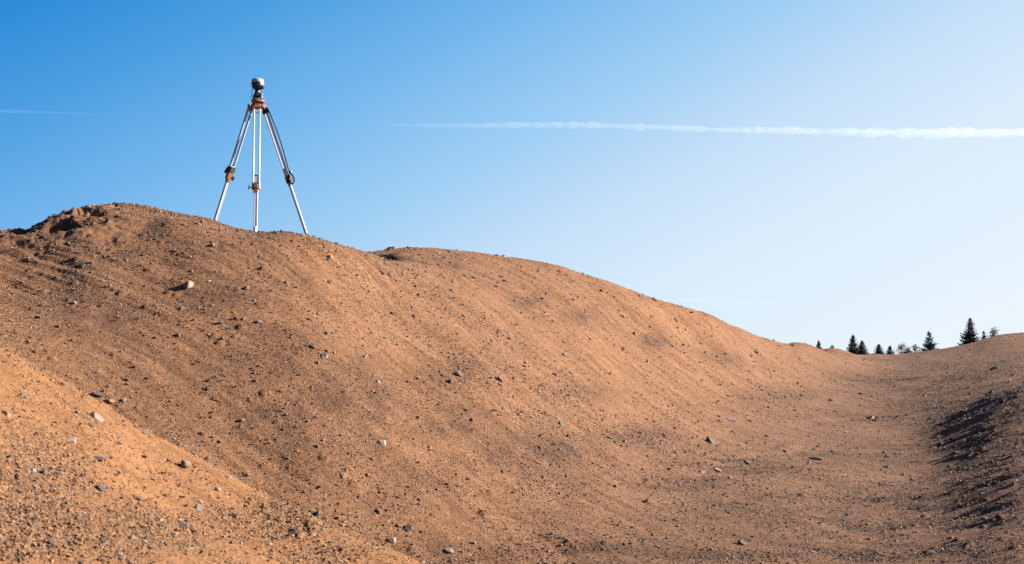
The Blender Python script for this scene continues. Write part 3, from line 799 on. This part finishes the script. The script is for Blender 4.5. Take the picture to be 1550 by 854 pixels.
# smaller countable stones
ZONES = [
 ('tripod mound', lambda n: (RNG.uniform(-20, 640, n), RNG.uniform(330, 800, n)), 44, 'scattered on the slope of the tripod mound'),
 ('second mound', lambda n: (RNG.uniform(600, 1200, n), RNG.uniform(385, 640, n)), 34, 'scattered on the slope of the second mound'),
 ('floor', lambda n: (RNG.uniform(700, 1500, n), RNG.uniform(560, 850, n)), 32, 'scattered over the raked valley floor'),
 ('near', lambda n: (RNG.uniform(-20, 600, n), RNG.uniform(560, 860, n)), 42, 'scattered on the orange near slope')]
TONES = [('dark', 'small dark stones'), ('brown', 'small brown stones'), ('grey', 'small grey stones'), ('pale', 'small pale stones')]
ANCHOR = []
for b in BIG:
    t_ = b[5] if len(b[5].split()) <= 8 else b[5].split(',')[0]
    if len(t_.split()) <= 8 and (len(t_.split()) >= 4): ANCHOR.append((b[0], b[1], t_))
cnt_ = {}
for a_ in ANCHOR: cnt_[a_[2]] = cnt_.get(a_[2], 0) + 1
ANCHOR = [a_ for a_ in ANCHOR if cnt_[a_[2]] == 1]
ANCHOR += [(387, 345, 'foot of the middle tripod leg'), (466, 355, 'foot of the right tripod leg'), (325, 335, 'foot of the left tripod leg')]
SAID = {}
def locate_label(tone, x, y):
    c_ = sorted(ANCHOR, key=lambda a_: math.hypot(a_[0] - x, (a_[1] - y) * 1.2))
    for a_ in c_[:14]:
        dx, dy = x - a_[0], y - a_[1]
        w_ = ('right of' if dx > 0 else 'left of') if abs(dx) > abs(dy) * 1.6 else ('below' if dy > 0 else 'above') if abs(dy) > abs(dx) * 1.6 else ('below and right of' if dx > 0 else 'below and left of') if dy > 0 else ('above and right of' if dx > 0 else 'above and left of')
        k_ = (tone, w_, a_[2]); dist = math.hypot(dx, dy)
        lab = 'small %s stone %s%s the %s' % (tone, 'close ' if dist < 45 else 'some way ', w_, a_[2])
        if lab not in SAID and len(lab.split()) <= 16: SAID[lab] = 1; return lab
    return None
for zi, (zn, gen, cnt, where) in enumerate(ZONES):
    X, Y = gen(cnt * 6); nr_ = is_near(X, Y)
    sel = nr_ if zn == 'near' else ~nr_
    X, Y = X[sel], Y[sel]
    if zn == 'tripod mound': ok = Y > np.interp(X, [c[0] for c in CREST], [c[1] for c in CREST]) + 12; ok &= (X < 560) | (Y > 385 + (X - 555) * .55)
    elif zn == 'second mound': ok = (Y > np.interp(X, [c[0] for c in CREST2], [c[1] for c in CREST2]) + 12) & (Y < 500 + (X - 700) * .3) & (Y > 385)
    elif zn == 'floor': ok = Y > np.interp(X, [700, 900, 1100, 1300, 1500], [780, 720, 640, 560, 600])
    else: ok = Y < 850
    X, Y = X[ok], Y[ok]
    good = [(x, y) for x, y in zip(X, Y) if all(abs(x - u) + abs(y - v) > 14 for u, v in used_px)][:cnt]
    used_px += good
    gx = np.array([g_[0] for g_ in good]); gy = np.array([g_[1] for g_ in good])
    D = march_fine(base_near, H_near, gx, gy, 2.7, 8) if zn == 'near' else march_fine(base_main, H_main, gx, gy, 9, 50)
    for k, ((x, y), d) in enumerate(zip(good, D)):
        if np.isnan(d): continue
        tone, gname = TONES[(0, 1, 0, 1, 0, 1, 3, 2, 0, 1)[k % 10]]
        s = random.uniform(4.5, 7) * (1.3 if zn == 'near' else 1)
        lab = locate_label(tone, x, y) or 'small %s stone among others of its colour %s' % (tone, where)
        put_stone(x, y, s, s * random.uniform(.5, .75), tone, lab, '%s %s' % (gname, where), 2, k % 7, float(d), zn == 'near')

# ------------------------------------------------------------------ grit and pebbles, too many to count
def scatter_nodes(protos):
    g = bpy.data.node_groups.new('scatter', 'GeometryNodeTree')
    g.interface.new_socket('Geometry', in_out='INPUT', socket_type='NodeSocketGeometry')
    g.interface.new_socket('Geometry', in_out='OUTPUT', socket_type='NodeSocketGeometry')
    n = g.nodes; gi = n.new('NodeGroupInput'); go = n.new('NodeGroupOutput')
    ip = n.new('GeometryNodeInstanceOnPoints'); ip.inputs['Pick Instance'].default_value = True
    jn = n.new('GeometryNodeGeometryToInstance')
    for p in reversed(protos):
        oi = n.new('GeometryNodeObjectInfo'); oi.inputs['Object'].default_value = p; oi.transform_space = 'ORIGINAL'
        g.links.new(oi.outputs['Geometry'], jn.inputs[0])
    g.links.new(jn.outputs[0], ip.inputs['Instance'])
    def nm(name, typ):
        a = n.new('GeometryNodeInputNamedAttribute'); a.data_type = typ; a.inputs['Name'].default_value = name; return a.outputs['Attribute']
    g.links.new(gi.outputs[0], ip.inputs['Points'])
    g.links.new(nm('pick', 'INT'), ip.inputs['Instance Index'])
    g.links.new(nm('scl', 'FLOAT_VECTOR'), ip.inputs['Scale'])
    g.links.new(nm('rot', 'FLOAT_VECTOR'), ip.inputs['Rotation'])
    g.links.new(ip.outputs[0], go.inputs[0])
    return g
def pebble_set(mat):
    out = []
    for i in range(8):
        me = stone_mesh('pebble', 300 + i, 1 if i % 2 else 2, 10, (1, .8, .62), 0.05); me.materials.append(ROCK[mat])
        out.append(bpy.data.objects.new('pebble', me))       # never linked to the scene; only the shape is used
    return out
tree_brown = scatter_nodes(pebble_set('mixed')); tree_orange = scatter_nodes(pebble_set('grit'))
def scatter(name, x, y, z, r, label, tree):
    n = len(x)
    me = bpy.data.meshes.new(name); me.vertices.add(n)
    me.vertices.foreach_set('co', np.stack([x, y, z], 1).astype(np.float32).ravel())
    a = me.attributes.new('pick', 'INT', 'POINT'); a.data.foreach_set('value', RNG.integers(0, 8, n).astype(np.int32))
    s = r[:, None] * np.stack([RNG.uniform(.8, 1.4, n), RNG.uniform(.7, 1.1, n), RNG.uniform(.75, 1.25, n)], 1)
    a = me.attributes.new('scl', 'FLOAT_VECTOR', 'POINT'); a.data.foreach_set('vector', s.astype(np.float32).ravel())
    rot = np.stack([RNG.normal(0, .35, n), RNG.normal(0, .35, n), RNG.uniform(0, 6.28, n)], 1)
    a = me.attributes.new('rot', 'FLOAT_VECTOR', 'POINT'); a.data.foreach_set('vector', rot.astype(np.float32).ravel())
    o = link(name, me, None, None, label, None, None, 'stuff')
    md = o.modifiers.new('scatter', 'NODES'); md.node_group = tree
    return o
def sample_main(n, amin=-.47, amax=.47, d0=11, d1=46):
    # even over the picture rather than over the plan: many near, few far
    a = RNG.uniform(amin, amax, n)
    u = RNG.uniform(0, 1, n); y = np.where(RNG.random(n) < .62, d0 + (19 - d0) * u, 19 + (d1 - 19) * u ** 1.3)
    return a * y, y
n = 420000
x, y = sample_main(n)
g = patchval(x, y, None, MP)
clump = fbm(x * 1.1, y * 1.1, 220, 3)
fmv = floor_mask(x, y)
keep = RNG.random(n) < np.clip((0.34 + 0.55 * g + 0.6 * clump) * (1 - 0.4 * fmv * (g < .3)), 0.05, 1)
x, y = x[keep], y[keep]; n = len(x)
z = H_main(x, y)
r = 0.0054 * (1 - RNG.random(n)) ** (-1 / 3.7); r = np.minimum(r, 0.026 - 0.009 * floor_mask(x, y)) * np.clip(y / 17, 0.9, 1.6)
scatter('gravel', x, y, z + r * 0.4, r, 'loose gravel and clods strewn over the brown sand', tree_brown)
n = 230000
yy_ = 2.9 + (7.2 - 2.9) * RNG.random(n) ** 0.9; a = RNG.uniform(-.5, 0.0, n); x = a * yy_
g = patchval(x, yy_, None, NP_); clump = fbm(x * 3, yy_ * 3, 230, 3)
keep = (RNG.random(n) < np.clip(0.17 + 1.2 * g + 0.4 * clump, 0.04, 1))
x, y = x[keep], yy_[keep]; n = len(x)
z = H_near(x, y); vis = z > base_main(x, y) + 0.02
x, y, z = x[vis], y[vis], z[vis]; n = len(x)
r = 0.0021 * (1 - RNG.random(n)) ** (-1 / 2.9) * (1 + .5 * patchval(x, y, None, NP_)); r = np.minimum(r, 0.0105)
scatter('gravel', x, y, z + r * 0.35, r, 'coarse gravel and grit on the orange near slope', tree_orange)

# ------------------------------------------------------------------ survey tripod
def tripod():
    hub = at(390, 156, 18.15)
    gz = float(H_main(np.array([hub.x]), np.array([hub.y]))[0])
    base = Vector((hub.x, hub.y, gz))
    root = link('survey_tripod', None, label='aluminium survey tripod with orange fittings standing on the mound crest', cat='tripod', loc=base)
    L = lambda p: Vector(p) - base
    def foot(px, py, d):
        p = at(px, py, d); p.z = min(p.z, float(H_main(np.array([p.x]), np.array([p.y]))[0]) + .03) ; return p
    TOP = hub.z
    # head plate and hinges
    c = L(hub)
    h = MB().lathe([(0.045, -.012), (0.078, -.012), (0.092, 0.0), (0.096, .012), (0.094, .026), (0.085, .032), (0.04, .032)], c + Vector((0, 0, 0.008)), 36, 0.16)
    h.tube([c + Vector((0, 0, -.055)), c + Vector((0, 0, 0))], 0.032, 16)
    h.build('head_plate', M_ORANGE, root, True)
    MB().tube([c + Vector((0, 0, -.085)), c + Vector((0, 0, -.05))], [0.02, 0.024], 14).build('fixing_screw', M_BLACK, root, True)
    spec = [('l', at(380, 161, 18.28), foot(323.5, 341, 18.5), 0.56), ('m', at(389, 163, 18.02), foot(386.6, 350, 17.62), 0.62), ('r', at(399, 161, 18.28), foot(466.2, 361, 18.5), 0.53)]
    for key, T, Fo, s in spec:
        T, Fo = L(T), L(Fo)
        ax = (Fo - T).normalized()
        rad = Vector((Fo.x - c.x, Fo.y - c.y, 0)).normalized(); side = Vector((-rad.y, rad.x, 0)); side = (side - ax * side.dot(ax)).normalized()
        nrm = ax.cross(side)
        ln = (Fo - T).length; K = T + ax * ln * s
        # hinge bracket: a part of the tripod head
        hb = MB(); hb.tube([T + side * 0.052, T - side * 0.052], 0.021, 14); hb.box(c + (T - c) * .35 + Vector((0, 0, .002)), T + ax * .045, side, 0.085, 0.032, .07, .03)
        hb.build('hinge', M_ORANGE, root)
        MB().tube([T + side * 0.06, T + side * .052], 0.011, 6).tube([T - side * 0.06, T - side * .052], 0.011, 6).build('bolt', M_STEEL, root)
        # leg: two rails with their end pieces
        m = MB(); off = 0.037
        for q in (1, -1):
            m.box(T + ax * .02 + side * off * q, K + side * off * q, side, 0.021, 0.028)
        m.box(T + ax * .03, T + ax * .075, side, 0.054, 0.026)
        leg = m.build('leg', M_ALU, root)
        m = MB(); m.box(K - ax * .10, K + ax * .002, side, 0.052, 0.022); m.build('spreader', M_ALU, leg)
        MB().box(K - ax * .112, K - ax * .1005, side, 0.052, .026).build('end_stop', M_BLACK, leg)
        # clamp
        m = MB(); m.box(K - ax * .005, K + ax * .085, side, 0.104, 0.046); m.box(K + ax * .086, K + ax * .125, side, 0.062, 0.04)
        m.box(K + ax * .02 + nrm * .024, K + ax * .07 + nrm * .024, side, 0.05, .012)
        cl = m.build('clamp', M_ORANGE, leg)
        kn = {'l': nrm * -0.0, 'm': 0, 'r': 0}
        kd = side if side.x < 0 else -side
        if key == 'l': kd = (Vector((.75, -.65, 0)) - ax * Vector((.75, -.65, 0)).dot(ax)).normalized()
        if key == 'r': kd = (Vector((.5, -.85, 0)) - ax * Vector((.5, -.85, 0)).dot(ax)).normalized()
        P0 = K + ax * .055
        m = MB(); m.tube([P0 + kd * .045, P0 + kd * .085], .008, 8); m.tube([P0 + kd * .082, P0 + kd * .098], [.02, .024], 10)
        kp = kd.cross(ax).normalized(); m.box(P0 + kd * .09 - kp * .0 - ax * .03, P0 + kd * .09 + ax * .03, kp, .016, .014)
        m.build('clamp_knob', M_ORANGE, cl)
        # sliding lower leg, a fluted bar
        end = Fo - ax * .03
        m = MB(); m.box(K + ax * .01, end, side, 0.050, 0.024)
        for q in (-1, 1):
            m.box(K + ax * .127 + side * (.016 * q) + nrm * .0125, end + side * (.016 * q) + nrm * .0125, side, .012, .004)
            m.box(K + ax * .127 + side * (.016 * q) - nrm * .0125, end + side * (.016 * q) - nrm * .0125, side, .012, .004)
        m.build('lower_leg', M_ALU, leg)
        MB().tube([end - ax * .02, end + ax * .03, Fo + ax * .07], [.028, .022, .003], 10).build('foot_spike', M_STEEL, leg)
        if key == 'l':      # closing strap of the left leg
            m = MB(); m.box(K - ax * .085, K - ax * .012, side, 0.118, 0.062)
            m.box(K - ax * .07 - Vector((.045, .02, 0)), K + ax * .0 - Vector((.062, .02, 0)), Vector((0, 1, 0)), .04, .03)
            m.build('leg_strap', M_WEB, leg)
        if key == 'r':      # carrying strap, hanging outside the right leg and looped at the clamp
            o_ = Vector((1, 0, 0)); fr_ = Vector((0, -.03, 0))
            ws = [(0.02, .022), (.10, .040), (.22, .050), (.38, .060), (.55, .058), (.72, .050), (.86, .040), (.96, .045)]
            P = [T + ax * (ln * s * q) + o_ * (w_ + .012) + fr_ for q, w_ in ws]
            def band(m, P, wd, th):
                for p, q in zip(P[:-1], P[1:]): m.box(p, q + (q - p) * .04, Vector((.35, -1, 0)), wd, th)
            m = MB(); band(m, P, .030, .010)
            P2 = [T + ax * (ln * s * q) + o_ * (w_ + .026) + fr_ * 1.3 for q, w_ in [(.03, .02), (.10, .03), (.2, .036), (.3, .04)]]
            band(m, P2, .03, .008)
            st = m.build('carrying_strap', M_WEB, root)
            e = P[-1]
            lo = [e + Vector((dx, 0, dz)) for dx, dz in ((0, .01), (.034, -.03), (.052, -.075), (.05, -.115), (.03, -.14), (.0, -.13), (-.02, -.10), (-.016, -.06), (-.006, -.02))]
            m = MB(); band(m, lo, .032, .016); m.box(e + Vector((-.02, -.01, -.03)), e + Vector((-.02, -.01, -.13)), Vector((1, 0, 0)), .045, .02)
            m.build('strap_loop', M_WEB, st)
            MB().box(e + Vector((-.002, 0, .035)), e + Vector((.004, 0, -.005)), Vector((1, 0, 0)), .036, .03).build('buckle', M_BLACK, st)
            m = MB(); m.box(T + ax * .05, T + ax * .10, side, .115, .05); m.build('strap_collar', M_WEB, st)
    return c + base
HEAD = tripod()

def receiver(c):
    b = c + Vector((0, 0, .043))
    root = link('satellite_receiver', None, label='domed satellite positioning receiver, black with a white cap, mounted on the tripod', cat='receiver', loc=b)
    # levelling base
    m = MB(); m.lathe([(0.04, 0), (0.078, 0.0), (0.08, .008), (0.07, .012), (.03, .012)], (0, 0, 0), 30, .3); m.build('base_plate', M_BLACK, root)
    for k in range(3):
        t = math.radians(-20 + 120 * k); p = Vector((.058 * math.cos(t), .058 * math.sin(t), 0))
        MB().tube([p + Vector((0, 0, .010)), p + Vector((0, 0, .018)), p + Vector((0, 0, .034)), p + Vector((0, 0, .04))], [.008, .017, .017, .008], 12).build('levelling_screw', M_STEEL if k == 0 else M_BLACK, root, True)
    m = MB(); m.lathe([(.04, .03), (.066, .036), (.068, .052), (.05, .062), (.045, .08), (.038, .085)], (-.006, 0, .004), 28, .18); m.build('levelling_base', M_BLACK, root, True)
    MB().tube([(.045, -.03, .058), (.070, -.045, .062)], [.009, .012], 10).build('lock_knob', M_STEEL, root, True)
    MB().tube([(.046, -.01, .07), (.063, -.02, .086)], .007, 8).build('level_vial', M_ORANGE, root, True)
    m = MB(); m.lathe([(.034, .083), (.036, .10), (.030, .125), (.034, .145)], (-.006, 0, 0), 20); m.build('adapter', M_BLACK, root, True)
    # antenna housing
    hz = .135; cx0 = -.004
    m = MB(); m.lathe([(.03, 0), (.055, .004), (.062, .018), (.074, .030), (.079, .05), (.080, .085), (.079, .090), (.05, .090)], (cx0, 0, hz), 40); body = m.build('housing', M_BLACK, root, True)
    m = MB(); m.lathe([(.078, .088), (.0805, .090), (.081, .100), (.0795, .122), (.074, .133), (.062, .140), (.040, .1435), (.01, .1445)], (cx0, 0, hz), 44); m.build('dome', M_WHITE, root, True)
    # white tongue coming down the sunny side and the battery door
    m = MB()
    n = 8; V = []; Fc = []
    for i in range(n + 1):
        t = math.radians(-52 + 62 * i / n)
        for z, r_ in ((.055 + .012 * math.sin(i * 1.7) ** 2, .0825), (.091, .0825), (.091, .079), (.055, .079)):
            V.append((cx0 + r_ * math.cos(t), r_ * math.sin(t), hz + z))
    for i in range(n):
        for k in range(4): Fc.append((i * 4 + k, (i + 1) * 4 + k, (i + 1) * 4 + (k + 1) % 4, i * 4 + (k + 1) % 4))
    Fc += [(0, 1, 2, 3), (n * 4 + 3, n * 4 + 2, n * 4 + 1, n * 4)]
    m.add(V, Fc); m.build('side_panel', M_WHITE, root)
    MB().box((.055, -.02, hz + .018), (.082, -.025, hz + .022), (0, 1, 0), .05, .026).build('connector', M_BLACK, root)
    MB().tube([(-.068, -.01, hz + .02), (-.074, -.014, hz - .02), (-.070, -.014, hz - .05), (-.080, -.015, hz - .085), (-.088, -.01, hz - .12)], .0042, 8).build('cable', M_BLACK, root, True)
    return root
receiver(HEAD)
# dark crumbs of earth heeled in at the middle leg
for k, (px, py, w_, h_, lab) in enumerate([(378, 349, 10, 3, 'dark flat clod heeled in beside the middle tripod foot'), (393, 350, 10, 4, 'dark clod pushed up in front of the middle tripod foot'), (366, 351, 5, 3, 'small clod a little upslope of the middle tripod foot')]):
    put_stone(px, py + 1, w_, h_, 'dark', lab, None, 2, 3 + k, 17.58, False)

# ------------------------------------------------------------------ trees beyond the saddle
def spruce(px, top, sky_py, wpx, d, label, seed, dens_=1.0, name='spruce_tree'):
    r = random.Random(seed)
    T = at(px, top, d); m = d / F
    gz = 1.4
    Ht = T.z - gz
    base = Vector((T.x, d, gz))
    vis = (sky_py - top) * m
    Rm = wpx * m / 2 * 1.7
    root = link(name, None, label=label, cat='tree', group=None, loc=base)
    MB().tube([(0, 0, -.2), (.02, 0, Ht * .4), (0, .02, Ht * .8), (0, 0, Ht)], [Ht * .022, Ht * .015, Ht * .007, .01], 8).build('trunk', M_BARK, root, True)
    V = []; Fc = []
    z = Ht * .06
    step = max(.09, Ht * .022)
    while z < Ht * .985:
        f = z / Ht; R0 = min(Rm, wpx * m / 2 * 1.05 * ((Ht - z) / vis) ** .9 + .03)
        nb = max(5, int((10 if f < .8 else 7) * dens_))
        a0 = r.uniform(0, 6.28)
        for k in range(nb):
            a = a0 + 6.283 * k / nb + r.uniform(-.3, .3); Lb = R0 * r.choice((.5, .75, .9, 1.0, 1.12)) * r.uniform(.8, 1.08)
            if r.random() > dens_: continue
            droop = r.uniform(.10, .38) * (1 - f * .9) - .25 * f
            nseg = max(3, int(Lb / .16))
            for s in range(nseg):
                t = (s + .6) / nseg
                c = Vector((math.cos(a) * Lb * t, math.sin(a) * Lb * t, z - Lb * droop * t + Lb * .18 * t * t))
                wd = (.34 - .14 * t) * (Lb * .9 + .12)
                for q in (-1.3, -.6, 0, .6, 1.3):
                    b_ = a + q * .95 + r.uniform(-.25, .25); l2 = wd * r.uniform(.7, 1.3) * .8 + .03
                    e = c + Vector((math.cos(b_) * l2, math.sin(b_) * l2, -l2 * r.uniform(.05, .55)))
                    pr = Vector((-math.sin(b_), math.cos(b_), r.uniform(-.6, .6))).normalized() * l2 * .36
                    i = len(V); V += [c, c + (e - c) * .45 + pr, e, c + (e - c) * .45 - pr]; Fc.append((i, i + 1, i + 2, i + 3))
                    i = len(V); dn_ = Vector((0, 0, -l2 * .32)); V += [c, c + (e - c) * .55 + dn_, e]; Fc.append((i, i + 1, i + 2))
        z += step * r.uniform(.75, 1.25) * (1 - .45 * f)
    MB().add(V, Fc).build('crown', M_NEEDLE, root)
    return root
def sapling(px, top, sky_py, wpx, d, label, seed, n=16, name='sapling_tree'):
    r = random.Random(seed); T = at(px, top, d); m = d / F; gz = 1.4; Ht = T.z - gz; base = Vector((T.x, d, gz))
    root = link(name, None, label=label, cat='tree', loc=base)
    tr = MB(); tr.tube([(0, 0, -.2), (.05, 0, Ht * .5), (-.03, .02, Ht * .97)], [.07, .045, .012], 7)
    V = []; Fc = []; vis = (sky_py - top) * m
    for k in range(n):
        z0 = Ht - vis * (1.3 * (k + .5) / n) ; a = r.uniform(0, 6.28); Lb = wpx * m / 2 * r.uniform(.35, 1.0) * min(1, .35 + (Ht - z0) / vis)
        e = Vector((math.cos(a) * Lb, math.sin(a) * Lb, z0 + Lb * r.uniform(.1, .6)))
        tr.tube([(0, 0, z0 - .1), tuple(e * .6 + Vector((0, 0, z0)) * .4 - Vector((0, 0, .02))), tuple(e)], [.02, .012, .005], 5)
        for q in range(22):
            c = e + Vector((r.gauss(0, .16), r.gauss(0, .16), r.gauss(0, .11))) ; s_ = r.uniform(.05, .11)
            u_ = Vector((r.uniform(-1, 1), r.uniform(-1, 1), r.uniform(-1, 1))).normalized(); v_ = u_.orthogonal().normalized()
            i = len(V); V += [c - u_ * s_, c + v_ * s_ * .6, c + u_ * s_, c - v_ * s_ * .6]; Fc.append((i, i + 1, i + 2, i + 3))
    tr.build('trunk', M_BARK, root, True)
    MB().add(V, Fc).build('crown', M_LEAF, root)
spruce(1468, 479, 522, 30, 120, 'tallest dark spruce, rising behind the shadowed bank', 3, .95)
spruce(1406, 500, 531, 24, 125, 'ragged dark spruce, second tallest, at the dip in the skyline', 5, .82)
spruce(1291, 506, 532, 19, 140, 'dark pointed spruce, taller of an overlapping pair', 8)
spruce(1304.5, 514, 533, 16, 135, 'dark spruce, lower of an overlapping pair', 9)
spruce(1330, 520, 535, 15, 145, 'short dark spruce standing just past the overlapping pair', 10)
spruce(1347, 523, 536, 13, 150, 'smallest full spruce in the middle of the saddle', 12, .9)
spruce(1239, 515, 524, 7, 160, 'tip of a spruce where the ridge meets the saddle', 14)
spruce(1259.5, 521, 528, 9, 160, 'broad low spruce tip beside the first tip on the ridge', 15, .8)
spruce(1489, 500, 517, 9, 130, 'slim spruce between the tallest one and a leafy treetop', 16, .9)
sapling(1504.5, 500, 512, 11, 120, 'leafy rounded treetop over the shadowed bank', 21, 13, 'leafy_tree')
sapling(1365, 522, 536, 15, 135, 'sparse young tree with bare gaps in its crown', 22, 14)
sapling(1374, 529, 536, 8, 135, 'low tuft of a tree at the side of the sparse young one', 23, 12)
sapling(1384.5, 524, 534, 7, 130, 'thin scraggy sapling in front of the ragged spruce', 24, 8)
def bush(px, py, wpx, hpx, d, label, seed):
    r = random.Random(seed); P = at(px, py, d); m = d / F; base = Vector((P.x, d, 1.4)); top = P.z - 1.4
    root = link('bush', None, label=label, cat='bush', loc=base)
    tr = MB(); V = []; Fc = []
    for k in range(9):
        a = r.uniform(0, 6.28); x_ = (k - 4) / 4 * wpx * m / 2
        tr.tube([(x_ * .3, 0, -.1), (x_ * .7, math.sin(a) * .3, top * .6), (x_, math.sin(a) * .5, top * .95)], [.05, .03, .01], 5)
    for k in range(1500):
        x_ = r.uniform(-1, 1); zt = top * (1 - .25 * abs(x_)) * r.uniform(.15, 1.0); c = Vector((x_ * wpx * m / 2, r.gauss(0, .5), zt)); s_ = r.uniform(.08, .16)
        u_ = Vector((r.uniform(-1, 1), r.uniform(-1, 1), r.uniform(-1, 1))).normalized(); v_ = u_.orthogonal().normalized()
        i = len(V); V += [c - u_ * s_, c + v_ * s_ * .6, c + u_ * s_, c - v_ * s_ * .6]; Fc.append((i, i + 1, i + 2, i + 3))
    tr.build('stem', M_BARK, root); MB().add(V, Fc).build('foliage', M_NEEDLE, root)
bush(1392, 530, 26, 4, 118, 'low dark brushwood at the foot of the ragged spruce', 31)

# ------------------------------------------------------------------ vapour trails, nine kilometres up
def trail(name, P, rad, dens_, label, seed):
    """P: (px, py, half height in px) along the trail, all at one altitude"""
    pts_ = []
    for px, py, hw in P:
        d = 9000.0 / float(tan_of(py)); p = at(px, py, d); pts_.append((p, hw * d / F))
    pts_ = [(p, r_) for p, r_ in pts_]
    n = 900; ts = np.linspace(0, len(pts_) - 1.0001, n); k = ts.astype(int); f = ts - k
    Pp = np.array([p[:] for p, _ in pts_]); Rr = np.array([r_ for _, r_ in pts_])
    c = Pp[k] * (1 - f)[:, None] + Pp[k + 1] * f[:, None]; R_ = Rr[k] * (1 - f) + Rr[k + 1] * f
    u = np.interp(ts, np.arange(len(P)), [p[0] for p in P]) / 14.0
    m = 20; V = []
    lump = 1 + .5 * perlin(u * .23, u * 0 + .5, seed) + .35 * perlin(u * .9, u * 0 + 2.5, seed + 1)
    ax = np.gradient(c, axis=0); ax /= np.linalg.norm(ax, axis=1)[:, None]
    for j in range(m):
        t = 2 * math.pi * j / m
        hor = np.cross(ax, [0, 0, 1]); hor /= np.linalg.norm(hor, axis=1)[:, None]
        rj = R_ * lump * (1 + .7 * perlin(u * 1.1 + 2 * math.cos(t), u * 0 + 2 * math.sin(t) + 9.3, seed + 2) + .6 * perlin(u * 2.7 + 2 * math.cos(t), u * 0 + 3 * math.sin(t) + 5.1, seed + 3))
        V.append(c + (hor * math.cos(t)) * (rj)[:, None] + np.array([0, 0, 1.0]) * (math.sin(t) * rj)[:, None])
    V = np.stack(V, 1).reshape(-1, 3)
    i, j = np.meshgrid(np.arange(n - 1), np.arange(m), indexing='ij'); i = i.ravel(); j = j.ravel(); j2 = (j + 1) % m
    me = fast_mesh(name, V, np.stack([i * m + j, (i + 1) * m + j, (i + 1) * m + j2, i * m + j2], 1))
    mt = bpy.data.materials.new('ice_cloud'); mt.use_nodes = True; nt = mt.node_tree; nt.nodes.clear()
    o = nt.nodes.new('ShaderNodeOutputMaterial'); pv = nt.nodes.new('ShaderNodeVolumePrincipled')
    pv.inputs['Color'].default_value = (1, 1, 1, 1); pv.inputs['Density'].default_value = dens_; pv.inputs['Anisotropy'].default_value = 0.62
    nt.links.new(pv.outputs[0], o.inputs['Volume'])
    return link(name, me, mt, None, label, 'vapour trail')
trail('vapour_trail', [(540, 189, .5), (640, 190, 2.0), (740, 190, 3.0), (810, 189, 5), (900, 190, 5.4), (1000, 193, 5), (1100, 197, 5), (1200, 198, 5.6), (1300, 201, 7.2), (1400, 202, 6.6), (1550, 201, 6.2), (1800, 203, 7), (2100, 206, 7)], None, 0.0009, 'long white vapour trail streaking across the pale side of the sky', 5)
trail('vapour_trail', [(-400, 158, 4), (-100, 165, 3.6), (0, 168, 3), (60, 170, 2.4), (120, 172, 1.4), (180, 174, .5)], None, 0.0008, 'short faint vapour trail in the deep blue sky beside the frame edge', 6)
trail('vapour_trail', [(980, 452, .8), (1050, 455, 2.2), (1120, 457, 2.6), (1180, 460, 2), (1250, 463, .8)], None, 0.00011, 'very faint low vapour trail just over the ridge', 9)
